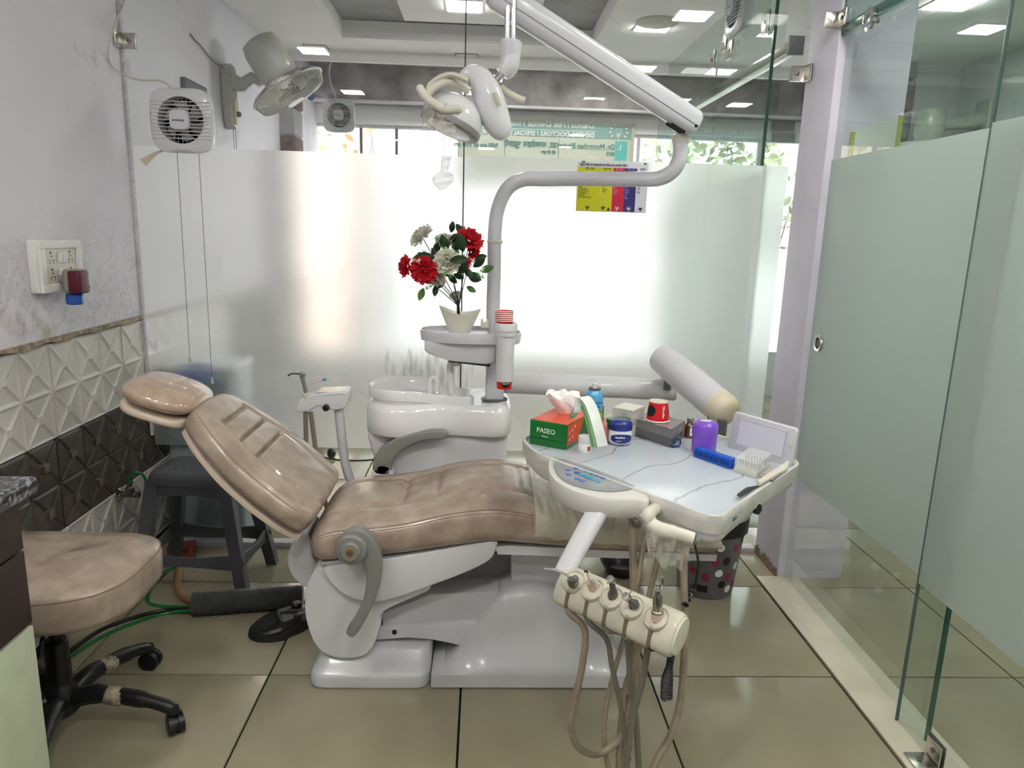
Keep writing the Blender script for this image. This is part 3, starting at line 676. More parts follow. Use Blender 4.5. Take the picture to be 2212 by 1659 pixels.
# horizontal swing arm that carries the instrument table
a0, a1 = W(1075, 826, Y=2.66), W(1462, 842, Y=2.50)
t = thing('support_arm', 'white tubular two-part swing arm reaching from the post to the instrument table', 'arm', (a1.x, a1.y, a1.z))
obj('lower_arm', MB().tube([a0, a0+(a1-a0)*.5, a0+(a1-a0)*.985, a1], [.040, .040, .040, .034], 20), white, t, smooth=50)
b0, b1 = W(1434, 776, Y=2.44), W(1562, 884, Y=2.17)
dv = (b1-b0)
obj('pivot_pin', MB().lathe([(.013, -.05), (.013, .05)], W(1443, 812, Y=2.47), (0, 0, 1), 16), dark_metal, t)
obj('pivot_sleeve', MB().lathe([(.022, -.03), (.022, .012)], W(1445, 826, Y=2.49), (0, 0, 1), 18), white_satin, t)
obj('upper_arm', MB().tube([b0-dv*.06, b0-dv*.04, b0+dv*.25, b0+dv*.6, b0+dv*1.02], [.034, .051, .055, .055, .052], 22), lavender, t, smooth=60)
obj('end_cap', MB().tube([b1-dv*.10, b1+dv*.0, b1+dv*.07, b1+dv*.10], [.0525, .055, .050, .034], 22), mat('arm_cap', (206, 196, 172), .35), t, smooth=60)
e = W(1557, 940, Y=2.12)
obj('table_pin', MB().lathe([(.016, -.055), (.016, .05)], e, seg=18), dark_grey, t)
obj('table_socket', MB().lathe([(.026, -.075), (.028, -.04), (.020, -.026)], e+Vector((0, 0, .0)), seg=18), white, t)

# ================================================================== SIDE (assistant) TRAY
at = thing('assistant_tray', 'small white instrument tray on a slanted pole left of the basin', 'tray', (-.56, 2.55, 0))
Ya = 2.52
obj('pole', MB().tube(crv([W(732, 884, Y=2.56), W(740, 960, Y=2.56), W(748, 1010, Y=2.56), W(765, 1050, Y=2.56), W(800, 1100, Y=2.58)], 6), .017, 14), lavender, at)
obj('body', MB().prism(crv2([W(x, y, Y=Ya) for x, y in ((641, 889), (642, 872), (655, 858), (700, 850), (742, 846), (750, 852), (748, 872), (740, 884), (705, 886), (688, 878), (675, 884), (664, 890))], 4), (0, .10, 0), .006, 2), white, at)
fr = MB()
tz = W(700, 838, Y=Ya).z
P0, P1 = W(672, 862, Y=Ya-.005), W(745, 858, Y=Ya-.005)
obj('tray_pad', MB().prism([W(676, 858, Y=Ya), W(741, 853, Y=Ya), W(752, 838, Y=Ya+.11), W(690, 840, Y=Ya+.11)], (0, 0, .006), .002), white, at)
obj('tray_inset', MB().prism([W(684, 853, Y=Ya+.015), W(735, 850, Y=Ya+.015), W(744, 839, Y=Ya+.09), W(694, 841, Y=Ya+.09)], (0, 0, .008)), steel, at)
kb = W(705, 880, Y=Ya-.002)
obj('knob', MB().lathe([(.012, 0), (.012, .012), (.008, .016), (.001, .016)], kb, (0, -1, 0), 14), black, at)
obj('holder_ring', MB().lathe([(.011, -.018), (.011, .0), (.014, .002), (.014, .010), (.009, .012)], W(661, 856, Y=Ya+.01), (0, 0, 1), 14), ivory, at)
t = thing('air_water_syringe', 'grey air-water syringe standing in the small tray left of the basin', 'syringe', W(661, 850, Y=Ya+.01))
obj('handle', MB().tube(crv([W(661, 848, Y=Ya+.01), W(656, 826, Y=Ya+.01), W(653, 812, Y=Ya+.01), W(656, 806, Y=Ya+.01)], 4), [.007]*4+[.008]*4+[.011]*4+[.010], 12), grey_plastic, t)
obj('nozzle', MB().tube(crv([W(650, 808, Y=Ya+.01), W(636, 807, Y=Ya), W(628, 808, Y=Ya), W(622, 812, Y=Ya)], 4), .0028, 8), black, t)
t = thing('saliva_ejector', 'thin clear saliva ejector tube with blue tip in the small tray', 'tube', W(664, 850, Y=Ya+.01))
obj('tube', MB().tube(crv([W(663, 846, Y=Ya+.02), W(668, 832, Y=Ya+.02), W(685, 824, Y=Ya+.02), W(698, 821, Y=Ya+.02)], 5), .0032, 8), mat('pinkish_plastic', (214, 196, 182), .3), t)
obj('tip', MB().tube([W(697, 821, Y=Ya+.02), W(705, 819, Y=Ya+.02)], .0045, 8), mat('tip_blue', (40, 130, 180), .4), t)
for i, (pts, lab) in enumerate(((((660, 890), (661, 940), (662, 1000), (668, 1070)), 'left beige hose hanging from the small side tray'), (((671, 890), (682, 970), (694, 1050), (710, 1110)), 'right beige hose hanging from the small side tray'))):
    single('hanging_hose', MB().tube(crv([W(x, y, Y=Ya+.03) for x, y in pts], 8), .0085, 10), hose_beige, lab, 'hose', W(pts[0][0], pts[0][1], Y=Ya+.03))
single('hanging_hose', MB().tube(crv([W(652, 1105, Y=2.4), W(656, 1150, Y=2.4), W(670, 1178, Y=2.4), W(690, 1190, Y=2.4)], 6), .007, 8), hose_beige, 'short beige hose curling between backrest and seat', 'hose', W(652, 1105, Y=2.4))

# ================================================================== OVERHEAD LAMP
lamp = thing('operating_lamp', 'white dental operating lamp on a bent pole and long slanted arm', 'lamp', (px_, py_, .9))
pp = [Vector((px_, py_, zs-.02)), W(1065, 690, Y=2.60), W(1067, 600, Y=2.60), W(1069, 500, Y=2.60), W(1076, 450, Y=2.60), W(1096, 408, Y=2.59), W(1130, 388, Y=2.575), W(1180, 387, Y=2.55), W(1280, 386, Y=2.50), W(1380, 387, Y=2.45), W(1425, 385, Y=2.43), W(1452, 370, Y=2.41), W(1467, 345, Y=2.40), W(1470, 308, Y=2.40)]
obj('pole', MB().tube(crv(pp, 8), .0245, 22), lavender, lamp, smooth=60)
obj('pole_ring', MB().lathe([(.026, -.006), (.0275, -.003), (.0275, .003), (.026, .006)], W(1069, 522, Y=2.60), seg=24), ivory, lamp)
c = W(1470, 300, Y=2.40)
obj('swivel_collar', MB().lathe([(.027, -.012), (.028, -.008), (.027, .010), (.02, .014)], c, seg=24), ivory, lamp)
obj('swivel_pin', MB().lathe([(.013, -.01), (.013, .05)], c, seg=16), chrome, lamp)
s0, s1 = W(1496, 264, Y=2.36), W(1072, -12, Y=2.14)
sd = (s1-s0).normalized(); sn = Vector((0, -1, 0)); sn = (sn-sd*sn.dot(sd)).normalized(); su = sd.cross(sn)
if su.z < 0: su = -su
def arm_sec(c, k, a=.030, b=.040):
    return [c+sn*(a*k*math.copysign(abs(math.cos(q))**.6, math.cos(q)))+su*(b*k*math.copysign(abs(math.sin(q))**.75, math.sin(q))) for q in [2*PI*i/28 for i in range(28)]]
L_ = (s1-s0).length
obj('spring_arm', MB().loft([arm_sec(s0-sd*.020, .55), arm_sec(s0-sd*.014, .85), arm_sec(s0, 1)]+[arm_sec(s0+sd*(L_*k/6), 1) for k in range(1, 7)]+[arm_sec(s1+sd*.015, .8)]), lavender, lamp, smooth=50)
obj('arm_seam', MB().prism([s0-sd*.01+sn*.0295-su*.008, s1+sn*.0295-su*.008, s1+sn*.0295-su*.0095, s0-sd*.01+sn*.0295-su*.0095], sn*.0012), dark_grey, lamp)
obj('arm_bolt', MB().lathe([(.005, 0), (.005, .003), (.001, .003)], W(1492, 272, Y=2.34)+sn*.03, sn, 12), black, lamp)
obj('arm_mouth', MB().box(s0+sd*.045-su*.036, (.05, .03, .012), Matrix(((sd.x, sn.x, su.x), (sd.y, sn.y, su.y), (sd.z, sn.z, su.z))), .004), black, lamp)
YL = 2.13
for k, dx in enumerate((-.009, .009)):
    a = W(1103, 20, Y=YL); b = W(1102, 92, Y=YL)
    obj('hanger_rod', MB().tube([a+Vector((dx, 0, .03)), b+Vector((dx, 0, 0))], .0075, 14), chrome, lamp)
obj('knuckle_ring', MB().lathe([(.028, -.020), (.030, -.014), (.031, .016), (.026, .022), (.001, .024)], W(1103, 106, Y=YL), (.08, 0, 1), 26), white, lamp)
obj('knuckle', MB().tube(crv([W(1103, 112, Y=YL), W(1102, 130, Y=YL), W(1098, 144, Y=YL), W(1084, 160, Y=YL)], 5), [.028]*11+[.027, .026, .025, .023, .020], 24), white, lamp, smooth=60)
obj('ball_pin', MB().tube([W(1084, 160, Y=YL), W(1064, 180, Y=YL)], .0105, 14), chrome, lamp)
# head: spine and reflector shell
sp = [((1002, 180), .018), ((1012, 165), .028), ((1036, 172), .038), ((1053, 205), .045), ((1064, 240), .046), ((1076, 268), .041), ((1087, 288), .031), ((1093, 298), .016)]
cs = [W(x, y, Y=YL) for (x, y), _ in sp]
rings = []
cc = crv(cs, 5); rr = [interp([(i*5, r) for i, (_, r) in enumerate(sp)], i) for i in range(len(cc))]
for i, c in enumerate(cc):
    tt = (cc[min(i+1, len(cc)-1)]-cc[max(0, i-1)]).normalized(); pn = Vector((0, -1, 0)).cross(tt).normalized()
    k = i/(len(cc)-1)
    rings.append([c+pn*(rr[i]*.95*math.copysign(abs(math.cos(q))**.8, math.cos(q)))+Vector((0, -1, 0))*(rr[i]*.85*math.sin(q)) for q in [2*PI*j/28 for j in range(28)]])
obj('head_spine', MB().loft(rings), white, lamp, smooth=70)
g0, g1 = W(1068, 200, Y=YL-.046), W(1080, 228, Y=YL-.050)
obj('spine_groove', MB().tube([g0, g0+(g1-g0)*.5, g1], [.006, .008, .006], 12, flat=.5), mat('groove_cream', (196, 192, 170), .5), lamp)
for q in (0, 1): obj('vent_hole', MB().ball(W(1086+5*q, 292, Y=YL-.012), .0016, 8), black, lamp)
dc0 = W(984, 244, Y=YL+.0); dn = Vector((.36, .10, .92)).normalized()
du_ = dn.cross(Vector((0, 1, 0))).normalized(); dv_ = dn.cross(du_)
def dish(r, h, sx=1.0): return [dc0+dn*h+du_*(r*math.cos(2*PI*k/40))+dv_*(r*1.12*math.sin(2*PI*k/40)) for k in range(40)]
obj('reflector_shell', MB().loft([dish(.086, -.040), dish(.088, -.028), dish(.085, -.010), dish(.074, .014), dish(.054, .034), dish(.025, .046), dish(.004, .049)]), white, lamp, smooth=60)
obj('reflector_rim', MB().loft([dish(.080, -.050), dish(.087, -.048), dish(.089, -.034), dish(.0865, -.030)]), grey_plastic, lamp, smooth=50)
obj('reflector_lens', MB().loft([dish(.079, -.048), dish(.05, -.052), dish(.004, -.053)]), mat('lens', (220, 224, 228), .15), lamp)
def tubeY(pts, r, n=7, seg=14): return MB().tube(crv([W(*p[:2], Y=p[2]) for p in pts], n), r, seg)
obj('handle_arm', tubeY([(1012, 196, YL-.03), (985, 180, YL-.05), (958, 178, YL-.07), (935, 190, YL-.08), (922, 205, YL-.08)], .0115), ivory, lamp)
obj('handle_bow', MB().tube(crv([W(x, y, Y=YL-.075) for x, y in ((1010, 174), (980, 162), (955, 165), (932, 180), (925, 192))], 6), .0075, 10, flat=1.6), ivory, lamp)
h1 = obj('handle', tubeY([(908, 192, YL-.085), (918, 208, YL-.09), (935, 222, YL-.095), (960, 236, YL-.10), (990, 236, YL-.10)], .0115), ivory, lamp)
obj('handle_cap', MB().ball(W(908, 192, Y=YL-.085), .0118, 14).ball(W(990, 236, Y=YL-.10), .0118, 14), ivory, h1)
obj('handle', tubeY([(1082, 190, YL+.04), (1100, 203, YL+.03), (1120, 213, YL+.03), (1134, 218, YL+.03)], .0105), ivory, lamp)
# loose plastic wrap hanging from the left handle
def wrapfn(u, v):
    a = W(916+u*62-10*v*(1-u), 222+v*82+18*math.sin(u*7)*v, Y=YL-.09)
    return a+Vector((0, .018*math.sin(u*14+v*3)+.006*math.sin(u*37+v*11), .004*math.sin(u*29)))
wr = thing('plastic_wrap', 'torn clear plastic wrap hanging from the left lamp handle', 'plastic wrap', W(920, 215, Y=YL-.09))
WR = film_wrap('crinkled_wrap', (.80, .78, .74), .32)
obj('torn_sheet', MB().grid(wrapfn, 34, 24), WR, wr, smooth=25)
def tail(u, v):
    k = math.sin(min(1, v*1.0)*PI*.5); wd = 22*(1-v)**1.3+3.5+(18 if v > .78 else 0)*math.sin(max(0, (v-.74)/.26)*PI)
    a = W(962+6*math.sin(v*4)-v*4+wd*math.cos(2*PI*u), 240+v*170, Y=YL-.09)
    return a+Vector((.0015*math.sin(u*60+v*40), .010*math.sin(2*PI*u)+.004*math.sin(v*60+u*9), 0))
obj('twisted_tail', MB().grid(tail, 22, 46), WR, wr, smooth=20)
# ================================================================== INSTRUMENT TABLE
TZ = .802
table = thing('instrument_table', 'white swing-arm instrument table with grey marbled top and touch panel', 'table', (.48, 1.75, TZ))
TP = [(.120, 1.945), (.128, 1.87), (.155, 1.795), (.20, 1.735), (.31, 1.60), (.425, 1.455), (.462, 1.405), (.492, 1.388), (.522, 1.398), (.57, 1.455), (.70, 1.60), (.805, 1.715), (.838, 1.765), (.832, 1.83), (.78, 1.91), (.66, 2.08), (.56, 2.22), (.49, 2.26), (.42, 2.23), (.27, 2.09), (.15, 1.99)]
TC = Vector((.49, 1.80, 0))
def tp(z, g=0):
    o = []
    for v in crv2([Vector((x, y, z)) for x, y in TP], 4):
        d = (TC-v); d.z = 0; o.append(v+d.normalized()*g)
    return o
obj('rim', MB().loft([tp(TZ-.036, .012), tp(TZ-.034, .004), tp(TZ-.010, 0), tp(TZ+.008, .001), tp(TZ+.010, .004), tp(TZ+.009, .010), tp(TZ-.002, .013), tp(TZ-.003, .05)]), mat('table_rim', (206, 205, 198), .3, var=.08, vscale=25, coat=.2), table, smooth=50)
def marble():
    m = mat('marbled_top', (176, 184, 194), .25); nt = m.node_tree; L = nt.links.new; b = nt.nodes['Principled BSDF']
    tc = nt.nodes.new('ShaderNodeTexCoord'); mp = nt.nodes.new('ShaderNodeMapping'); mp.inputs['Rotation'].default_value = (0, 0, .75)
    wv = nt.nodes.new('ShaderNodeTexWave'); wv.inputs['Scale'].default_value = 2.0; wv.inputs['Distortion'].default_value = 4.5; wv.inputs['Detail'].default_value = 4; wv.inputs['Detail Scale'].default_value = 1.6
    L(tc.outputs['Object'], mp.inputs[0]); L(mp.outputs[0], wv.inputs[0])
    r = nt.nodes.new('ShaderNodeValToRGB'); e = r.color_ramp.elements; e[0].position = .0; e[0].color = lin((150, 153, 158)); e[1].position = .007; e[1].color = lin((186, 193, 201))
    L(wv.outputs[0], r.inputs[0]); L(r.outputs[0], b.inputs['Base Color']); return m
obj('table_top', MB().loft([tp(TZ-.004, .010), tp(TZ, .011), tp(TZ+.0005, .013)]), marble(), table)
obj('underbody', MB().loft([tp(TZ-.034, .010), tp(TZ-.050, .012), tp(TZ-.062, .022), tp(TZ-.068, .045)]), white, table, smooth=50)
def pz(pts, z): return [W(x, y, Z=z) for x, y in pts]
cpo = [(1190, 990), (1184, 1008), (1190, 1030), (1215, 1052), (1260, 1070), (1320, 1080), (1370, 1082), (1400, 1084), (1392, 1064), (1330, 1034), (1265, 1008), (1215, 990)]
cpa = crv2(pz(cpo, TZ+.002), 4)
cen = sum(cpa, Vector())/len(cpa)
obj('control_panel', MB().loft([[v+(cen-v)*.08-Vector((0, 0, .045)) for v in cpa], [v-Vector((0, 0, .030)) for v in cpa], cpa, [v+(cen-v)*.02+Vector((0, 0, .003)) for v in cpa]]), mat('panel_rim', (206, 205, 198), .3), table, smooth=50)
cpi = crv2(pz([(1200, 996), (1198, 1012), (1212, 1034), (1250, 1052), (1310, 1062), (1358, 1058), (1368, 1050), (1310, 1024), (1250, 1002), (1215, 992)], TZ+.006), 4)
face = obj('panel_face', MB().prism(cpi, (0, 0, .0012)), mat('panel_grey', (132, 136, 142), .25, coat=.5), table)
blue, cyan = mat('button_blue', (50, 92, 176), .3), mat('button_cyan', (40, 150, 190), .3)
for k, (zx, zy, c) in enumerate(((432, 1067, 0), (490, 1055, 0), (433, 1100, 0), (495, 1088, 0), (568, 1078, 1), (610, 1093, 0), (650, 1108, 0), (686, 1124, 0), (535, 1104, 1), (572, 1120, 1), (608, 1136, 1), (648, 1152, 1), (500, 1132, 0), (535, 1147, 0))):
    p = W(1100+zx*.2953, 700+zy*.2953, Z=TZ+.0075)
    b = obj('button', MB().lathe([(.0076, 0), (.0076, .0012), (.0005, .0014)], p, seg=18), cyan if c else blue, face)
obj('plastic_film', MB().loft([[v+Vector((0, 0, .010+.001*math.sin(i*2.1))) for i, v in enumerate(cpi)]]+[[v+(cen-v)*.5+Vector((0, 0, .0115)) for v in cpi]], cap=False), film_wrap('panel_wrap', (.85, .85, .82), .10), table, smooth=60)
# raised front-right lip with gap and black mat edge
obj('raised_lip', MB().prism([W(1640, 1052, Z=TZ+.012), W(1700, 1018, Z=TZ+.012), W(1706, 1004, Z=TZ+.012), W(1700, 1000, Z=TZ+.012), W(1692, 1008, Z=TZ+.012), W(1634, 1044, Z=TZ+.012)], (0, 0, .009), .003, 3), ivory, table)
obj('black_mat_edge', MB().prism([W(1592, 1070, Z=TZ+.01), W(1612, 1055, Z=TZ+.01), W(1640, 1051, Z=TZ+.01), W(1598, 1074, Z=TZ+.01)], (0, 0, .003)), black, table)
# viewer lid standing at the back right
l0, l1 = W(1572, 962, Z=TZ+.004), W(1707, 1006, Z=TZ+.004)
ld = (l1-l0).normalized(); ln = Vector((ld.y, -ld.x, 0)).normalized()
if ln.y > 0: ln = -ln
lup = (Vector((0, 0, 1))-ln*.12).normalized(); H_ = .098; Lw = (l1-l0).length
def lp(a, b, d=0): return l0+ld*(a*Lw)+lup*(b*H_)+ln*d
obj('viewer_lid', MB().prism([lp(0, 0), lp(1, 0), lp(1.0, .92), lp(.97, 1), lp(.03, 1), lp(0, .92)], ln*-.014, .003, 3), lavender, table)
obj('viewer_screen', MB().prism([lp(.14, .14, .0005), lp(.86, .14, .0005), lp(.86, .84, .0005), lp(.14, .84, .0005)], ln*.0012), mat('viewer_white', (216, 216, 226), .3), table)
fr = MB()
for a, b, c, d in ((.11, .10, .89, .13), (.11, .85, .89, .88)): fr.prism([lp(a, b), lp(c, b), lp(c, d), lp(a, d)], ln*.0025)
for a, b, c, d in ((.11, .10, .13, .88), (.87, .10, .89, .88)): fr.prism([lp(a, b), lp(c, b), lp(c, d), lp(a, d)], ln*.0022)
obj('viewer_frame', fr, lavender, table)
obj('viewer_switch', MB().box(lp(.965, .55, .003), (.006, .006, .014), bevel=.001), ivory, table)
obj('lid_hinge_ledge', MB().prism([l0+Vector((0, 0, -.004)), l1+Vector((0, 0, -.004)), l1+ln*-.02, l0+ln*-.02], (0, 0, .006)), lavender, table)
# label plate, knobs and handle under the table
a = W(1582, 1118, Y=1.44)
eu = Vector((.68, .733, 0))
obj('brake_badge', MB().box(a, (.030, .008, .018), Matrix.Rotation(math.radians(47), 3, 'Z'), .003), mat('badge_blue', (28, 52, 96), .3), table)
obj('badge_window', MB().box(a+Vector((.003, -.003, 0)), (.018, .006, .009), Matrix.Rotation(math.radians(47), 3, 'Z'), .002), mat('badge_grey', (90, 104, 120), .3), table)
obj('clamp_knob', MB().lathe([(.012, 0), (.013, .004), (.013, .022), (.008, .024)], W(1622, 1094, Y=1.57), (.5, -.8, 0), 16), black, table)
obj('knob_block', MB().box(W(1604, 1103, Y=1.56), (.02, .03, .016), bevel=.003), ivory, table)
Yh = 1.43
hnd = obj('handle', MB().tube(crv([W(1418, 1098, Y=1.50), W(1400, 1112, Y=Yh), W(1402, 1128, Y=Yh), W(1425, 1143, Y=Yh-.02), W(1460, 1152, Y=Yh-.03), W(1498, 1164, Y=Yh-.04)], 6), [.014]*12+[.016]*12+[.0145]*7, 16), ivory, table, smooth=60)
obj('handle_bolt', MB().lathe([(.0125, 0), (.0125, .006), (.008, .008), (.008, .014), (.001, .015)], W(1378, 1128, Y=Yh-.01), (-.75, -.6, 0), 16), dark_metal, hnd)
obj('handle_hub', MB().tube([W(1384, 1126, Y=Yh), W(1408, 1118, Y=Yh+.01)], [.014, .018], 16), ivory, hnd)
obj('handle_end', MB().tube([W(1498, 1164, Y=Yh-.04), W(1508, 1168, Y=Yh-.04)], [.012, .010], 14), grey_plastic, hnd)
def hw(u, v):
    p = W(1398+u*95, 1140+u*22+v*(78-40*abs(u-.45)), Y=Yh-.03)
    return p+Vector((0, .014*math.sin(u*17+v*5)+.005*math.sin(u*41), .003*math.sin(u*33)))
obj('handle_wrap', MB().grid(hw, 36, 20), film_wrap('handle_wrap', (.86, .84, .76), .28), table, smooth=20, label='crinkled clear plastic wrap')
# holder arm and five-cup holder bar
ha, hb = W(1296, 1094, Y=1.52), W(1216, 1240, Z=.635)
arm = MB(); dr = (hb-ha).normalized(); pw = Vector((.8, -.6, 0)); pt = dr.cross(pw).normalized(); pw = pt.cross(dr)
arm.loft([[c+pw*(wd*math.copysign(abs(math.cos(q))**.6, math.cos(q)))+pt*(.014*math.sin(q)) for q in [2*PI*i/20 for i in range(20)]] for c, wd in ((ha, .026), (ha+(hb-ha)*.5, .025), (ha+(hb-ha)*.92, .024), (hb, .022))])
obj('holder_arm', arm, white, table, smooth=50)
HL, HR = W(1222, 1262, Z=.615), W(1466, 1372, Z=.615)
he = (HR-HL).normalized(); hn = Vector((he.y, -he.x, 0)); hn = hn if hn.y < 0 else -hn; hz = Vector((0, 0, 1)); HLn = (HR-HL).length
def hs(t, k=1.0):
    c = HL+he*(HLn*t)
    return [c+hn*(a*k)+hz*(b*k) for a, b in [(p.x, p.y) for p in crv2([Vector(q+(0,))*1.14 for q in ((-.028, .022), (-.012, .036), (.012, .026), (.030, .0), (.034, -.022), (.022, -.034), (.0, -.030), (-.020, -.012))], 3)]]
holder = obj('holder_bar', MB().loft([hs(-.03, .8), hs(-.02, .95), hs(0), hs(.25), hs(.5), hs(.75), hs(.985), hs(1.0, .96), hs(1.015, .85)]), mat('holder_ivory', (202, 198, 180), .3, var=.1, vscale=20, coat=.2), table, smooth=60)
obj('end_cap', MB().loft([hs(1.014, .86), hs(1.026, .82), hs(1.030, .6)]), mat('cap_ivory', (196, 194, 168), .3), table, smooth=50)
sf = (hn*.55+hz*.83).normalized(); HT = (.12, .30, .47, .65, .85)
for t_ in HT:
    c = HL+he*(HLn*t_)+hn*.014+hz*.022
    s_ = obj('socket', MB().lathe([(.0255, -.010), (.0265, .005), (.0250, .008), (.0225, .005), (.017, -.006), (.013, -.012)], c, sf, 24), mat('socket_ivory', (186, 181, 160), .35), holder)
    obj('socket_hole', MB().lathe([(.0145, -.004), (.001, -.0035)], c-sf*.002, sf, 20), mat('socket_shade', (54, 42, 36), .6), holder)  # dark disc paints the shade inside the cup
    obj('slit', MB().prism([c+hn*a+hz*b-he*.004 for a, b in ((.019, -.008), (.0232, -.022), (.0282, -.046), (.0165, -.0605), (.010, -.055), (.018, -.044), (.012, -.020))], he*.008), mat('slit_shade', (112, 98, 78), .6) if t_ == HT[0] else bpy.data.materials['slit_shade'], holder)  # dark strip laid on the bar as the slit's shade
def HC(i, up=0, f=0): return HL+he*(HLn*HT[i])+hn*(.012+f)+hz*(.02+up)
def path(pts, n=7): return crv([W(*p[:2], Y=p[2]) for p in pts], n)
def exitp(i): return HC(i, -.055, .020)
# 1 air-water syringe
t = thing('air_water_syringe', 'metal air-water syringe in the leftmost cup of the instrument holder', 'syringe', HC(0))
y1 = HC(0).y-.01
obj('body', MB().tube(crv([HC(0, -.01), HC(0, .012), W(1240, 1262, Y=y1), W(1236, 1250, Y=y1)], 5), [.007]*6+[.009]*5+[.012]*5, 14), dark_metal, t)
obj('nozzle', MB().tube(crv([W(1232, 1248, Y=y1), W(1212, 1236, Y=y1), W(1196, 1230, Y=y1), W(1174, 1228, Y=y1)], 5), .0024, 8), chrome, t)
for q in (0, 1): obj('button', MB().lathe([(.005, 0), (.005, .004), (.001, .005)], W(1243+q*1, 1250+q*12, Y=y1-.012), (0, -1, 0), 12), steel, t)
Yt = 1.40
e0 = exitp(0)
obj('hose', MB().tube(crv([HC(0, -.01), e0, W(1263, 1360, Y=e0.y-.01), W(1257, 1440, Y=e0.y-.02), W(1240, 1520, Y=e0.y-.03), W(1233, 1570, Y=e0.y-.03), W(1248, 1612, Y=e0.y-.02), W(1285, 1630, Y=e0.y), W(1322, 1612, Y=e0.y+.02), W(1345, 1580, Y=e0.y+.03), W(1362, 1500, Y=e0.y+.05)], 7), .0078, 10), hose_beige, t)
# 2 suction tip with pink mesh
t = thing('suction_tip', 'cream suction tip with pink mesh in the second cup of the instrument holder', 'suction tip', HC(1))
y1 = HC(1).y-.01
obj('tip', MB().tube(crv([HC(1, -.01), HC(1, .02), W(1277, 1250, Y=y1), W(1270, 1238, Y=y1)], 5), [.009]*8+[.007]*4+[.005]*4, 12), ivory, t)
obj('hook', MB().tube(crv([W(1270, 1240, Y=y1), W(1266, 1233, Y=y1), W(1262, 1236, Y=y1)], 4), .0018, 8), black, t)
mesh_m = mat('pink_mesh', (206, 150, 140), .7)
mb = MB(); c = HC(1, .006)
for k in range(13):
    a = 2*PI*k/13; mb.tube([c+he*(.008*math.cos(a))+hn*.008*math.sin(a)-hz*.012, c+he*(.011*math.cos(a+.4))+hn*.011*math.sin(a+.4)+hz*.004, c+he*(.016*math.cos(a+.7))+hn*.016*math.sin(a+.7)+hz*(.012+.006*math.sin(k*2.2))], .0009, 5)
obj('mesh_sleeve', mb, mesh_m, t, kind='stuff')
e0 = exitp(1)
obj('hose', MB().tube(crv([HC(1, -.01), e0, W(1310, 1380, Y=e0.y), W(1322, 1440, Y=e0.y), W(1340, 1520, Y=e0.y), W(1350, 1585, Y=e0.y), W(1358, 1640, Y=e0.y+.02)], 7), .0062, 10), hose_grey, t)
# 3,4 turbines
for i, lab, hp, hose in ((2, 'grey turbine handpiece in the middle cup of the instrument holder', ((1321, 1254), (1325, 1280)), ((1352, 1375), (1362, 1470), (1374, 1560), (1382, 1700))),
                         (3, 'grey turbine handpiece with a fine bur in the fourth cup of the holder', ((1354, 1291), (1372, 1306)), ((1396, 1380), (1390, 1460), (1365, 1560), (1348, 1700)))):
    t = thing('turbine_handpiece', lab, 'handpiece', HC(i)); y1 = HC(i).y-.012
    b_ = [HC(i, -.012), HC(i, .010), W(hp[1][0], hp[1][1], Y=y1), W(hp[0][0], hp[0][1], Y=y1)]
    obj('body', MB().tube(crv(b_, 5), [.0095]*5+[.0108]*3+[.0085]*4+[.0064]*4, 12), dark_metal, t)
    hd = W(hp[0][0], hp[0][1]-1, Y=y1)
    obj('head', MB().lathe([(.0080, -.007), (.0084, 0), (.0080, .007), (.001, .0075)], hd, (-.5, -.4, .6), 14), steel, t)
    obj('bur', MB().tube([hd, hd+Vector((-.010 if i == 2 else .008, -.004, -.006 if i == 2 else .016))], .0011, 6), chrome, t)
    e0 = exitp(i)
    obj('hose', MB().tube(crv([HC(i, -.01), e0]+[W(x, y, Y=e0.y+.01*k) for k, (x, y) in enumerate(hose)], 7), .0072 if i == 2 else .0068, 10), hose_grey, t)
# 5 micromotor with black coil cord
t = thing('micromotor_handpiece', 'steel micromotor handpiece in the rightmost cup, black coiled cord below', 'handpiece', HC(4)); y1 = HC(4).y-.012
obj('motor', MB().lathe([(.012, -.018), (.0125, 0), (.012, .022), (.010, .024), (.0095, .052), (.006, .060), (.0055, .068)], HC(4), (-.08, -.1, 1), 18), steel, t)
obj('motor_label', MB().lathe([(.0127, .002), (.0127, .018)], HC(4), (-.08, -.1, 1), 18, cap=False), mat('pale_label', (206, 184, 172), .5), t)
obj('contra_head', MB().tube(crv([HC(4, .066, -.006), HC(4, .078, -.008), HC(4, .090, -.006)], 4), [.0048, .0045, .004, .004, .004, .004, .0036, .003, .0028], 12), chrome, t)
e0 = exitp(4)
cordp = crv([HC(4, -.01), e0, W(1441, 1400, Y=e0.y), W(1446, 1430, Y=e0.y)], 6)
obj('cord', MB().tube(cordp, .0034, 8), black, t)
coil = []
base = crv([W(1452, 1405, Y=e0.y+.01), W(1446, 1440, Y=e0.y), W(1441, 1470, Y=e0.y), W(1440, 1508, Y=e0.y)], 80)
for k, p in enumerate(base):
    r = .0055+.005*min(1, max(0, (k/len(base)-.35)/.3)); a = k*.62; coil.append(p+Vector((r*math.cos(a), r*math.sin(a), 0)))
obj('coiled_cord', MB().tube(coil, .0024, 6), black, t)
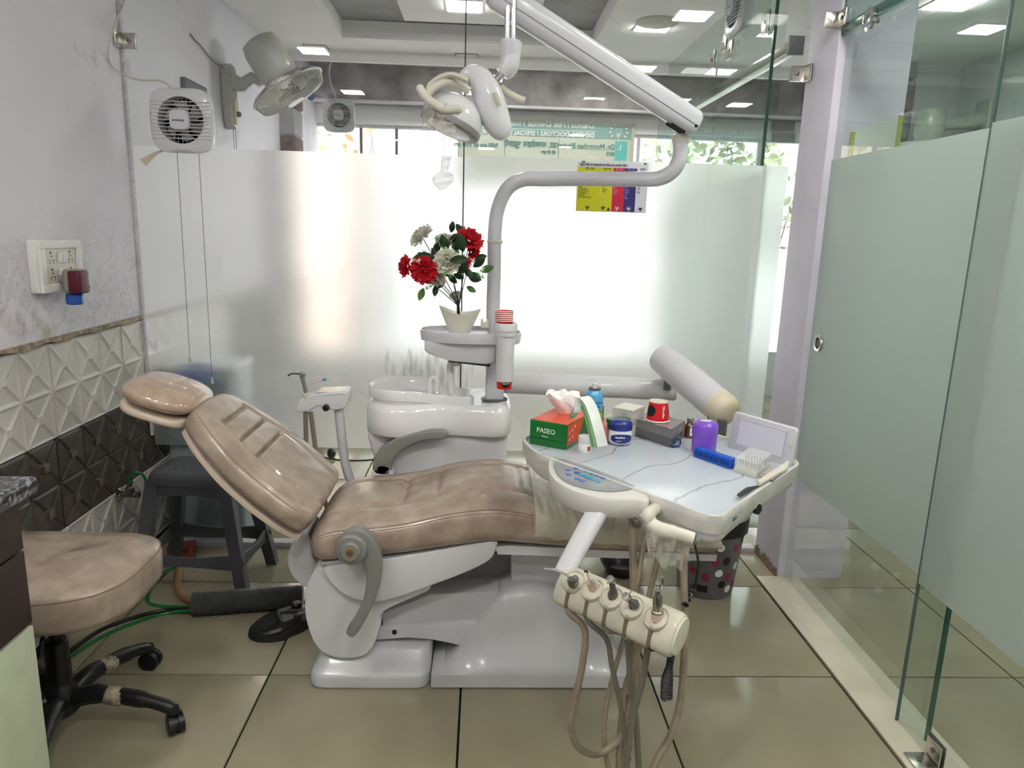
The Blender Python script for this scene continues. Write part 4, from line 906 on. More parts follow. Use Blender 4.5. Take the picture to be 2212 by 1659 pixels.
# hoses under the table
for pts, r, lab in ((((1366, 1100), (1368, 1200), (1370, 1320), (1372, 1450), (1366, 1540), (1352, 1600), (1340, 1700)), .0095, 'thick beige hose dropping straight from the table underside'),
                 (((1396, 1150), (1386, 1200), (1378, 1250), (1350, 1370), (1322, 1470), (1305, 1560), (1310, 1640), (1330, 1700)), .0062, 'thin grey-brown hose crossing behind the instrument holder'),
                 (((1430, 1168), (1418, 1220), (1404, 1280), (1390, 1370), (1365, 1440), (1348, 1500), (1338, 1600), (1336, 1700)), .0072, 'grey-brown hose running from the wrapped handle behind the holder'),
                 (((1478, 1185), (1477, 1260), (1480, 1340), (1477, 1430), (1469, 1520), (1448, 1590), (1420, 1640), (1395, 1700)), .0082, 'beige hose curving down right of the instrument holder')):
    Yq = 1.52 if r < .0075 or r > .009 else 1.42
    single('instrument_hose', MB().tube(path([(x, y, Yq-.10*k/len(pts)) for k, (x, y) in enumerate(pts)]), r, 10), hose_beige, lab, 'hose', W(pts[0][0], pts[0][1], Y=Yq))
# coiled black lead going to the bin side
coil = []; base = crv([W(1500, 1172, Y=1.42), W(1508, 1215, Y=1.45), W(1503, 1262, Y=1.46)], 10)
c2 = crv([W(1500, 1266, Y=1.46), W(1490, 1282, Y=1.44), W(1478, 1310, Y=1.38)], 40)
for k, p in enumerate(c2): a = k*.42; coil.append(p+Vector((.006*math.cos(a), .006*math.sin(a), .003*math.sin(a))))
single('coiled_lead', MB().tube(base+coil, .0026, 6), black, 'thin black lead ending in a loose coil right of the instrument holder', 'cable', W(1500, 1172, Y=1.42))

# ================================================================== THINGS ON THE TABLE
TS = TZ+.0006
FL_, FR_ = W(1144, 958, Z=TS), W(1223, 973, Z=TS); BR_ = W(1305, 877, Z=TS+.070); BR_.z = TS; BL_ = FL_+BR_-FR_
green = mat('box_green', (16, 110, 44), .3, coat=.3); orange = mat('box_orange', (216, 84, 52), .4)
t = thing('tissue_box', 'green and orange tissue box with a tissue pulled out, left end of table', 'tissue box', FL_)
obj('carton', MB().prism([FL_, FR_, BR_, BL_], (0, 0, .070), .0015), green, t)
up70 = Vector((0, 0, .0702))
obj('orange_top', MB().prism([p+up70+(((FL_+BR_)/2)-p)*.03 for p in (FL_, FR_, FR_+(BR_-FR_)*.62, FL_+(BL_-FL_)*.62)], (0, 0, .0006)), orange, t)
sd_ = (BR_-FR_).normalized(); nf = Vector((sd_.y, -sd_.x, 0))
obj('orange_side', MB().prism([FR_+sd_*.004+Vector((0, 0, .012))+nf*.0003, FR_+sd_*.075+Vector((0, 0, .012))+nf*.0003, FR_+sd_*.115+Vector((0, 0, .068))+nf*.0003, FR_+sd_*.004+Vector((0, 0, .068))+nf*.0003], nf*.0006), orange, t)
fd = (FR_-FL_).normalized(); nn_ = Vector((fd.y, -fd.x, 0))
text('brand_lettering', 'PASEO', .0195, FL_+fd*.0205+Vector((0, 0, .038))+nn_*.0008, fd, (0, 0, 1), print_white, t, bold=.0002)
text('brand_lettering', 'Smart', .0085, FL_+fd*.037+Vector((0, 0, .026))+nn_*.0008, fd, (0, 0, 1), print_white, t)
obj('crease', MB().prism([FL_+Vector((0, 0, .020))+nn_*.0002, FR_+Vector((0, 0, .020))+nn_*.0002, FR_+Vector((0, 0, .0214))+nn_*.0002, FL_+Vector((0, 0, .0214))+nn_*.0002], nn_*.001), mat('dark_green', (10, 70, 30), .4), t)
for k, (a, h_) in enumerate(((.016, .045), (.034, .050), (.052, .056), (.018, .026), (.038, .030))):
    c = FR_+sd_*a+Vector((0, 0, h_))+nf*.0010
    mb = MB()
    for q in range(6):
        an = q*PI/3+k; mb.tube([c+sd_*(.0015*math.cos(an))+Vector((0, 0, .0015*math.sin(an))), c+sd_*(.0048*math.cos(an))+Vector((0, 0, .0048*math.sin(an)))], .0005, 5)
    obj('flower_print', mb, print_white, t)
tc_ = (FL_+FR_+BR_+BL_)/4+Vector((-.012, -.012, .070))
def tis(u, v):
    a = 2*PI*u; r = .016+.030*math.sin(min(1, v*1.15)*PI*.55)*(1+.18*math.sin(3*a+v*2)+.10*math.sin(7*a+v*6)) if v < .82 else .042*(1-v)/.18*.95+.001
    c = tc_+Vector((-.012*v+.004*math.sin(v*5), .004*v, .072*min(v, .82+.25*(v-.82))))
    return c+Vector((r*math.cos(a)*1.05, r*math.sin(a)*.75, .008*math.sin(5*a+v*9)*v*(1 if v < .9 else .3)))
obj('tissue', MB().grid(tis, 60, 24), mat('tissue_paper', (240, 238, 236), .8, bump=.2, bscale=60), t, smooth=80)
# folded paper pouches
t = thing('paper_pouches', 'folded green and white sterile paper pouches leaning against the tissue box', 'pouches', W(1300, 962, Z=TS))
for k, (m_, off) in enumerate(((mat('pouch_white', (226, 232, 224), .35, var=.06), 0), (mat('pouch_green', (168, 204, 160), .5), .006), (mat('pouch_green_dark', (126, 176, 122), .5), .012))):
    pth = crv([W(1246-6*k, 892+6*k, Y=1.80+off), W(1250, 866+5*k, Y=1.80+off), W(1262-2*k, 858+6*k, Y=1.80+off), W(1278-4*k, 880+4*k, Y=1.79+off), W(1292-6*k, 925, Y=1.77+off), W(1302-7*k, 964, Y=1.765+off)], 5)
    n = len(pth); mb = MB()
    side = Vector((.93, .30, .10))
    rg = []
    for q, p in enumerate(pth):
        wd = .009+.006*min(1, q/(n*.35)); rg.append([p-side*wd, p-side*wd+Vector((0, -.0012, .0008)), p+side*wd*1.0+Vector((0, -.0012, .0008)), p+side*wd*1.0])
    mb.loft(rg); obj('pouch', mb, m_, t, smooth=60)
# pots, jars, bottles
p = W(1263, 975, Z=TS)
t = thing('small_jar', 'small round white jar with ribbed lid in front of the tissue box', 'jar', p)
obj('jar_body', MB().lathe([(.0165, 0), (.0178, .002), (.0178, .026), (.0165, .028)], p), paper_white, t)
obj('lid', MB().lathe([(.0190, .027), (.0192, .029), (.0192, .042), (.018, .044), (.001, .0445)], p), white, t)
obj('jar_label', MB().prism([p+Vector((.0184*math.sin(a), -.0184*math.cos(a), .006)) for a in (.25, .45, .65, .85)]+[p+Vector((.0184*math.sin(a), -.0184*math.cos(a), .018)) for a in (.85, .65, .45, .25)], (0, .0005, 0)), mat('jar_ink', (150, 96, 84), .5), t)
p = W(1338, 958, Z=TS); cj = p+Vector((0, .0, 0))
t = thing('petroleum_jelly_jar', 'round white jar with dark blue lid and blue oval label', 'jar', cj)
vw = mat('jelly_white', (222, 226, 232), .2, coat=.4); vb = mat('jelly_blue', (22, 42, 124), .25, coat=.4)
obj('jar_body', MB().lathe([(.020, 0), (.029, .003), (.0335, .010), (.0345, .022), (.0335, .036), (.031, .042), (.030, .046)], cj, seg=32, sy=.9), vw, t, smooth=60)
obj('lid', MB().lathe([(.0325, .043), (.0335, .046), (.0335, .061), (.030, .067), (.024, .070), (.001, .071)], cj, seg=32, sy=.9), vb, t, smooth=60)
ring = [(math.cos(a), math.sin(a)) for a in [2*PI*k/28 for k in range(28)]]
obj('jar_label', MB().grid(lambda u, v: cj+Vector((.0352*math.sin((u-.5)*1.9), -.0352*.9*math.cos((u-.5)*1.9), .022+(v-.5)*.026*math.sqrt(max(0.02, 1-(2*u-1)**2*.85)))), 20, 4), vb, t, smooth=60)
text('jar_lettering', 'Vaseline', .0085, cj+Vector((-.020, -.0335, .024)), (1, -.0, 0), (0, 0, 1), print_white, t, bold=.0002)
text('jar_lettering', 'Original', .0050, cj+Vector((-.018, -.0335, .015)), (1, 0, 0), (0, 0, 1), print_white, t)
# spray can
p = Vector((.335, 2.05, TS))
t = thing('spray_can', 'blue and yellow-green aerosol spray can with bent nozzle behind the tissue box', 'spray can', p)
obj('can', MB().lathe([(.0255, 0), (.0262, .003), (.0262, .108), (.024, .118), (.019, .126), (.0165, .130)], p, seg=30), mat('can_blue', (86, 166, 212), .25, coat=.5), t, smooth=50)
obj('green_band', MB().grid(lambda u, v: p+Vector((.0264*math.cos(-PI*.95+u*PI*.95), .0264*math.sin(-PI*.95+u*PI*.95), .002+v*(.052+.030*u*u))), 24, 2), mat('can_green', (178, 202, 44), .3), t, smooth=60)
obj('collar', MB().lathe([(.0175, .128), (.0185, .131), (.0175, .135), (.013, .134)], p, seg=24), dark_grey, t)
obj('valve', MB().lathe([(.0075, .132), (.0075, .148), (.004, .150)], p, seg=16), white, t)
obj('nozzle_tube', MB().tube(crv([p+Vector((0, 0, .149)), p+Vector((0, 0, .155)), p+Vector((-.006, 0, .157)), p+Vector((-.022, 0, .158))], 4), .0013, 7), white_satin, t)
for s_, zz, sz in (('Lidocaine', .092, .0105), ('Topical', .080, .0105), ('Aerosol USP', .066, .0085)):
    text('can_lettering', s_, sz, p+Vector((-.018, -.0268, zz)), (1, 0, .0), (0, 0, 1), screen_ink, t, bold=.0001)
# small green carton behind, pink dropper bottle
q = W(1305, 893, Z=TS+.04)
single('small_carton', MB().box((.395, 1.985, TS+.030), (.07, .03, .060), Matrix.Rotation(.4, 3, 'Z'), .001), green, 'small green and orange carton behind the tissue box', 'carton', (.395, 1.985, TS))
p = Vector((W(1308, 880, Y=1.93).x, 1.93, TS))
t = thing('dropper_bottle', 'small pinkish dropper bottle between the pouches and the cotton box', 'bottle', p)
obj('bottle', MB().lathe([(.0105, 0), (.011, .003), (.011, .044), (.007, .050)], p), mat('bottle_pink', (176, 96, 96), .3), t)
obj('cap', MB().lathe([(.0078, .050), (.0078, .060), (.005, .066), (.0035, .076), (.002, .077)], p), mat('cap_pink', (206, 140, 132), .35), t)
# clear boxes
def boxpx(name, lab, cat, bl, br, bb, h, m, inner=None, parts=None, lidh=None, th=.0022, base_z=TS):
    """box from its front-left, front-right and back-right bottom corners"""
    a, b, c = bl, br, bb; d = a+c-b
    t = thing(name, lab, cat, a)
    return t, a, b, c, d
acry = clear_glass('acrylic', (.86, .87, .84), 1.6); smoky = film_wrap('smoky_acrylic', (.22, .22, .23), .62)
def hollow(t, name, a, b, c, d, z0, z1, m):
    mb = MB(); z0v, z1v = Vector((0, 0, z0)), Vector((0, 0, z1))
    for p, q in ((a, b), (b, c), (c, d), (d, a)): mb.prism([p+z0v, q+z0v, q+z1v, p+z1v], (p-q).cross(Vector((0, 0, 1))).normalized()*.0018)
    mb.prism([a+z1v, b+z1v, c+z1v, d+z1v], (0, 0, .0018))
    return obj(name, mb, m, t)
a = Vector((W(1322, 900, Y=2.03).x, 2.03, TS)); b = a+Vector((.052, -.045, 0)); c = b+Vector((.048, .062, 0)); d = a+c-b
t = thing('cotton_box', 'clear acrylic box filled with white cotton rolls behind the blue-lidded jar', 'box', a)
hollow(t, 'acrylic_box', a, b, c, d, 0, .078, film_wrap('acrylic_shell', (.86, .86, .82), .30))
ctr = (a+b+c+d)/4
obj('tray_insert', MB().prism([p+(ctr-p)*.12+Vector((0, 0, .002)) for p in (a, b, c, d)], (0, 0, .028), .002), mat('insert_cream', (206, 208, 186), .5), t)
obj('lid_paper', MB().prism([p+(ctr-p)*.05+Vector((0, 0, .0805)) for p in (a, b, c, d)], (0, 0, .002)), mat('cream_sheet', (222, 220, 204), .5), t)
random.seed(11)
for k in range(16):
    u, v, w_ = random.uniform(.15, .85), random.uniform(.15, .85), random.uniform(.036, .070)
    p = a+(b-a)*v+(d-a)*u+Vector((0, 0, w_)); ax_ = Vector((random.uniform(-1, 1), random.uniform(-1, 1), .2)).normalized()*.008
    obj('cotton_roll', MB().tube([p-ax_, p-ax_*.8, p+ax_*.8, p+ax_], [.003, .0048, .0048, .003], 9), mat('cotton', (236, 230, 222), .9) if k == 0 else bpy.data.materials['cotton'], t)
a = W(1366, 940, Z=TS); b = W(1448, 967, Z=TS); c = W(1478, 946, Z=TS)
d = a+c-b; ctr = (a+b+c+d)/4
t = thing('smoky_box', 'long smoky grey transparent plastic box under the upturned red cup', 'box', a)
obj('box_base', MB().prism([a, b, c, d], (0, 0, .026), .002), film_wrap('smoky_base', (.16, .16, .17), .75), t)
obj('dark_contents', MB().prism([p+(ctr-p)*.08+Vector((0, 0, .002)) for p in (a, b, c, d)], (0, 0, .022)), mat('dark_contents', (58, 56, 58), .5, var=.5, vscale=90), t)
hollow(t, 'box_lid', a, b, c, d, .0265, .048, film_wrap('smoky_lid', (.34, .32, .33), .5))
obj('lid_sheet', MB().prism([p+(ctr-p)*.04+Vector((0, 0, .0505)) for p in (a, b, c, d)], (0, 0, .0012)), mat('lid_grey', (126, 116, 118), .15, coat=.6, bump=.4, bscale=40), t)
def cup(name, lab, p, flip=False, group=None, r0=.0215, r1=.031, h=.062, m=cup_red, txt=True):
    t = thing(name, lab, 'cup', p, group)
    pr = [(r0, .001), (r0, .003), (r1, h)]
    if not flip:
        obj('cup_wall', MB().lathe([(r0-.001, .002), (r0, .001), (r1, h), (r1-.001, h), (r0-.002, .004)], p, seg=28, cap=False), [m], t)
        obj('cup_rim', MB().lathe([(r1, h-.002), (r1+.0018, h), (r1+.0005, h+.002), (r1-.0012, h+.001), (r1-.001, h-.002)], p, seg=28, cap=False), paper_white, t)
    else:
        obj('cup_wall', MB().lathe([(r1, .003), (r0+.0004, h)], p, seg=32, cap=False), m, t)
        obj('cup_rim', MB().lathe([(r1, 0), (r1+.002, .001), (r1+.002, .0035), (r1, .0045)], p, seg=32), paper_white, t)
        obj('cup_base_ring', MB().lathe([(r0+.0008, h-.002), (r0+.0008, h+.001), (r0-.001, h+.001), (r0-.0016, h-.003), (.001, h-.003)], p, seg=32), paper_in, t)
    return t
p = W(1420, 908, Z=TS+.0525)
t = cup('paper_cup', 'upturned red paper cup with a black disc print on the smoky box', p, True, r0=.0265, r1=.033, h=.058)
sl = (.033-.0265)/.055
text('cup_lettering', 'TEAcoffee', .0085, p+Vector((.0055, -.0287, .050)), (0, -.125, -1), (1, 0, 0), print_white, t, bold=.00015)
def disc_on_cup(p, r0, r1, h, az, zc, rad, flip, m, t, name='disc_print'):
    def fn(u, v):
        a = 2*PI*u; dx, dz = rad*v*math.cos(a), rad*v*math.sin(a); z = zc+dz; k = (z/h if not flip else 1-z/h); r = r0+(r1-r0)*k+.0007
        an = az+dx/r; return p+Vector((r*math.sin(an), -r*math.cos(an), z))
    return obj(name, MB().grid(fn, 24, 4), m, t, smooth=60)
disc_on_cup(p, .0265, .033, .058, -1.05, .032, .017, True, print_black, t)
disc_on_cup(p, .0265, .033, .058, 1.45, .028, .016, True, print_black, t)
# amber vial, ring, purple jar with needles
p = W(1488, 944, Z=TS)
t = thing('amber_vial', 'brown glass vial with steel cap half hidden by the purple jar', 'vial', p)
obj('glass', MB().lathe([(.0155, 0), (.0165, .003), (.0165, .034), (.009, .044), (.008, .050)], p), mat('amber', (92, 44, 12), .08, coat=.8), t)
obj('cap', MB().lathe([(.0100, .049), (.0102, .051), (.0102, .058), (.001, .059)], p), steel, t)
obj('vial_label', MB().grid(lambda u, v: p+Vector((.0168*math.sin(-.2+u*1.2), -.0168*math.cos(-.2+u*1.2), .008+v*.024)), 8, 1), paper_white, t)
p = W(1519, 976, Z=TS)
pu = mat('purple', (124, 78, 196), .22, coat=.4)
t = thing('purple_jar', 'tall purple plastic jar with a white patch on its lid', 'jar', p)
obj('jar_body', MB().lathe([(.029, 0), (.0325, .004), (.0335, .048), (.0333, .0495)], p, seg=36), pu, t)
obj('lid', MB().lathe([(.0345, .0495), (.0348, .051), (.0345, .076), (.032, .084), (.025, .088), (.001, .0885)], p, seg=36), pu, t, smooth=60)
obj('white_patch', MB().lathe([(.015, .0886), (.015, .0893), (.001, .0893)], p, seg=20, sy=.8), mat('chalky', (214, 206, 226), .7), t)
n0 = p+Vector((-.028, .0, .084))
t = thing('needle_hub', 'pale lilac needle hub stuck at the left edge of the purple jar lid', 'needle', n0)
obj('hub', MB().tube([n0, n0+Vector((.004, 0, .014)), n0+Vector((.006, 0, .020))], [.0012, .0026, .0036], 10), mat('lilac', (206, 176, 220), .3), t)
n0 = p+Vector((.011, .012, .086))
single('dental_bur', MB().tube([n0, n0+Vector((-.001, 0, .006)), n0+Vector((-.003, 0, .013))], [.0008, .0014, .0010], 8), black, 'tiny dark bur standing on the purple jar lid', 'bur', n0)
p = W(1458, 966, Z=TS)
t = thing('ring_holder', 'small dark blue plastic ring holder on a flat foot before the smoky box', 'holder', p)
nb = mat('navy_clear', (26, 58, 112), .15, coat=.6)
obj('foot', MB().box(p+Vector((0, 0, .002)), (.028, .012, .003), Matrix.Rotation(.3, 3, 'Z'), .001), nb, t)
obj('ring', MB().tube([p+Vector((.006+.010*math.cos(a), .004, .014+.011*math.sin(a))) for a in [PI*(-.25+1.35*k/16) for k in range(17)]], .0022, 8, flat=2), nb, t)
# blue bur block
a = W(1498, 986, Z=TS); b = W(1577, 1014, Z=TS); dirb = (b-a).normalized(); nb_ = Vector((-dirb.y, dirb.x, 0)); nb_ = nb_ if nb_.y > 0 else -nb_; Lb = (b-a).length
bb_ = mat('block_blue', (18, 84, 190), .4)
t = thing('bur_block', 'bright blue slotted endodontic block in front of the purple jar', 'bur block', a)
Rb = Matrix((dirb, nb_, Vector((0, 0, 1)))).transposed()
obj('block', MB().box(a+dirb*Lb/2+nb_*.012+Vector((0, 0, .013)), (Lb, .024, .026), Rb, .0015), bb_, t)
for k in range(15):
    c = a+dirb*(Lb*(.055+.0635*k)); c = c-nb_*.0003+Vector((0, 0, .013))
    obj('slot', MB().box(c, (.0028, .0016, .011), Rb), mat('slot_dark', (6, 16, 50), .6) if k == 0 else bpy.data.materials['slot_dark'], t)
    obj('rib', MB().box(c+dirb*.003-nb_*.0006+Vector((0, 0, .004)), (.0026, .002, .016), Rb, .0005), bb_, t)
# clear bur case and small smoky-pink box
a = W(1585, 1018, Z=TS); b = W(1634, 1034, Z=TS); c = W(1664, 1008, Z=TS); d = a+c-b; ctr = (a+b+c+d)/4
t = thing('bur_case', 'clear lidded case of upright burs between the blue block and viewer lid', 'case', a)
obj('case_base', MB().prism([a, b, c, d], (0, 0, .012), .001), mat('case_cream', (206, 208, 196), .3), t)
hollow(t, 'clear_lid', a, b, c, d, .012, .034, film_wrap('case_clear', (.84, .85, .85), .26))
for k in range(16):
    u, v = (k % 8+.5)/8, (.3 if k < 8 else .7)
    p = a+(b-a)*u+(d-a)*v+Vector((0, 0, .012))
    obj('bur', MB().tube([p, p+Vector((0, 0, .012)), p+Vector((0, 0, .014))], [.0011, .0011, .0018], 7), dark_metal, t)
a = W(1636, 1042, Z=TS); b = W(1668, 1050, Z=TS); c = W(1697, 1026, Z=TS); d = a+c-b; ctr = (a+b+c+d)/4
t = thing('small_box', 'small smoky pink clear box of brown bits at the table right corner', 'box', a)
obj('box_base', MB().prism([p+(ctr-p)*.1 for p in (a, b, c, d)], (0, 0, .014), .001), film_wrap('pinkish_clear', (.36, .28, .26), .65), t)
obj('contents', MB().prism([p+(ctr-p)*.2+Vector((0, 0, .001)) for p in (a, b, c, d)], (0, 0, .012)), mat('brown_bits', (96, 74, 68), .6, var=.6, vscale=160), t)
obj('lid', MB().prism([p+Vector((0, 0, .0142)) for p in (a, b, c, d)], (0, 0, .004), .001), film_wrap('pinkish_lid', (.50, .42, .40), .65), t)
obj('lid_panel', MB().prism([p+(ctr-p)*.3+Vector((0, 0, .018)) for p in (a, b, c, d)], (0, 0, .002), .0005), film_wrap('pinkish_lid2', (.66, .60, .57), .5), t)

# ================================================================== THINGS ON THE POST TRAY
zb = zs-.0078
fp = Vector((W(993, 700, Y=2.53).x, 2.53, zb))
def pot_o(z, r, k):
    out = []
    for i in range(40):
        a = 2*PI*i/40; zz = z+k*(.010*math.cos(2*a)+.005*math.cos(a+PI)); out.append(fp+Vector((r*math.cos(a), r*.62*math.sin(a), zz)))
    return out
t = thing('flower_pot', 'wavy-rimmed white plastic pot on the post tray holding the bouquet', 'pot', fp)
obj('pot', MB().loft([pot_o(0, .036, 0), pot_o(.002, .038, 0), pot_o(.03, .050, .15), pot_o(.062, .066, .8), pot_o(.080, .074, 1), pot_o(.080, .0715, 1), pot_o(.03, .046, .15), pot_o(.006, .032, 0)]), mat('pot_white', (222, 220, 206), .25, coat=.3), t, smooth=60)
obj('water_line', MB().loft([pot_o(.007, .031, 0), pot_o(.028, .0445, .12)], cap=True), mat('pot_fill', (206, 206, 204), .4), t)
bq = thing('artificial_bouquet', 'artificial bouquet of red and cream carnations in the white pot', 'flowers', fp+Vector((0, 0, .006)))
Yf = 2.50
def FP(px, py, dy=0): return W(px, py, Y=Yf+dy)
root_ = FP(991, 668)
obj('stem_bundle', MB().tube([FP(991, 690, .03), FP(990, 668), FP(989, 645)], [.006, .0055, .0045], 10), stem_dark, bq)
random.seed(5)
def carnation(c, r, m, facing, seedv):
    random.seed(seedv); f = Vector(facing).normalized(); ref = Vector((0, 0, 1)) if abs(f.z) < .9 else Vector((1, 0, 0)); u = (ref-f*ref.dot(f)).normalized(); v = f.cross(u)
    mb = MB()
    for L in range(5):
        rr = r*(1-.16*L); tilt = .25+.30*L; n = 26
        ph = random.random()*6
        def fn(a, b):
            an = 2*PI*a+ph; q = .12+.88*b; wv = .16*math.sin(an*9+L*2)*b+.08*math.sin(an*17+L)*b
            rad = rr*q*math.cos(tilt*b*1.1)*(1+.05*math.sin(an*13+L*3)*b*b+.05*math.sin(an*29)*b*b); h = rr*(math.sin(tilt*1.1*b)*.9+wv*.7)-.10*r+L*.06*r
            return c+u*(rad*math.cos(an))+v*(rad*math.sin(an))+f*h
        mb.grid(fn, 72, 4)
    o = obj('carnation', mb, m, bq, smooth=30)
    return o
flw = [((912, 512), .034, cream_petal, (-.5, -.3, .5), .0), ((962, 522), .028, cream_petal, (.1, -.5, .9), .03), ((1014, 518), .036, red, (.4, -.6, .7), .0), ((1020, 545), .026, red, (.8, -.5, .1), .02), ((878, 575), .028, red, (-.8, -.5, .1), -.02), ((916, 583), .035, red, (-.1, -1, -.1), -.05), ((966, 566), .034, cream_petal, (.0, -1, .4), -.05), ((944, 600), .024, cream_petal, (-.2, -.8, -.5), -.02), ((1005, 568), .016, red, (.3, -.8, .0), -.01), ((984, 636), .016, cream_petal, (.2, -.6, -.6), .03)]
for k, ((x, y), r, m_, fc, dy) in enumerate(flw):
    c = FP(x, y, dy); carnation(c, r*1.42, m_, fc, k+3)
    obj('stem', MB().tube(crv([root_+Vector((0, 0, .01)), root_*.55+c*.45+Vector((0, 0, .012)), c], 5), .0014, 6), stem_dark, bq)
def leaf(px, py, L, ang, tilt, dy, m=leaf_green):
    L *= 1.35; c = FP(px, py, dy); d = Vector((math.cos(ang), -.25, math.sin(ang))).normalized(); s = d.cross(Vector((0, -1, tilt))).normalized(); n = s.cross(d)
    obj('leaf', MB().grid(lambda u, v: c+d*(L*(u-.1))+s*((v-.5)*L*.52*math.sin(PI*min(1, u*.97+.015))**.8)+n*(.10*L*math.sin(PI*u)-.16*L*abs(v-.5)*math.sin(PI*u)), 10, 4), m, bq, smooth=80)
bright_leaf = mat('leaf_bright', (70, 130, 36), .4, var=.3, vscale=40)
for a in ((965, 540, .045, 1.9, .2, -.02, 0), (972, 520, .036, .6, 0, .02, 0), (1000, 540, .050, 1.8, .3, -.04, 0), (935, 555, .060, 3.3, .3, -.02, 0), (975, 562, .048, .1, .6, -.08, 0), (1040, 585, .038, .35, .3, -.02, 1), (1018, 590, .036, -.6, .2, 0, 0), (1015, 600, .030, -.3, .2, 0, 0), (914, 625, .034, -1.9, .1, -.01, 1), (942, 618, .030, -1.7, .1, .01, 0), (1000, 600, .03, 2.8, .1, .02, 0), (1030, 556, .03, .15, .5, 0, 0), (955, 585, .03, -.5, .2, .02, 0), (1005, 580, .035, -.9, .3, 0, 0), (980, 545, .04, 1.2, .1, -.02, 0), (925, 560, .035, 2.6, .5, 0, 0), (950, 560, .04, 2.2, .4, .01, 0), (990, 590, .042, .9, .2, -.03, 0), (960, 610, .034, 3.6, .2, .01, 0), (985, 610, .032, 2.4, .3, .02, 0), (1025, 575, .04, .7, .1, .01, 0), (940, 545, .036, 1.2, .2, .02, 0), (1000, 505, .034, 2.2, .2, .02, 0), (975, 500, .03, 1.4, .3, .03, 0), (1010, 620, .028, -.5, .2, .01, 1)):
    leaf(*a[:6], m=bright_leaf if a[6] else leaf_green)
random.seed(9)
for (x, y, m_) in ((945, 517, sprig_green), (958, 535, sprig_green), (993, 545, sprig_green), (1000, 552, sprig_green), (1006, 557, print_white), (1020, 575, print_white), (965, 590, sprig_green), (972, 597, sprig_green), (962, 582, print_white), (1040, 582, print_white), (1032, 592, sprig_green), (1044, 598, sprig_green), (920, 622, sprig_green), (930, 618, sprig_green), (890, 562, print_white), (898, 566, print_white), (906, 563, print_white), (915, 545, stem_dark), (1022, 562, print_white)):
    c = FP(x+random.uniform(-3, 3), y, -.05-random.random()*.03); mb = MB()
    for q in range(9):
        a = q*2*PI/9+random.random(); e_ = c+Vector((math.cos(a)*.0095, random.uniform(-.004, .004), math.sin(a)*.0095)); mb.tube([c, e_], [.0012, .0005], 5)
    obj('sprig', mb, m_, bq)
# cups: stack above and last cup under the dispenser
for k in range(6):
    p = Vector((W(1088, 700, Y=2.50).x, 2.475, zs-.004+.0066*k))
    cup('paper_cup', ['lowest red paper cup of the stack behind the dispenser', 'second red paper cup from the bottom of the tray stack', 'third red paper cup from the bottom of the tray stack', 'fourth red paper cup of the stack on the tray', 'red paper cup just below the top of the tray stack', 'topmost red paper cup of the stack on the tray'][k], p, False, 'paper cups stacked on the post tray', r0=.0225, r1=.0320, h=.050)
p = Vector((dc.x, 2.44, zb2-.028))
t = cup('paper_cup', 'red paper cup showing at the bottom of the cup dispenser', p, False, r0=.0255, r1=.0285, h=.05)
obj('cup_bottom', MB().lathe([(.0255, .0005), (.001, .0005)], p, seg=24), paper_white, t)
disc_on_cup(p, .0255, .0285, .05, .15, .022, .015, False, print_black, t)
text('cup_lettering', 'Timo!', .011, p+Vector((-.010, -.0295, .018)), (1, 0, .12), (0, 0, 1), print_white, t)
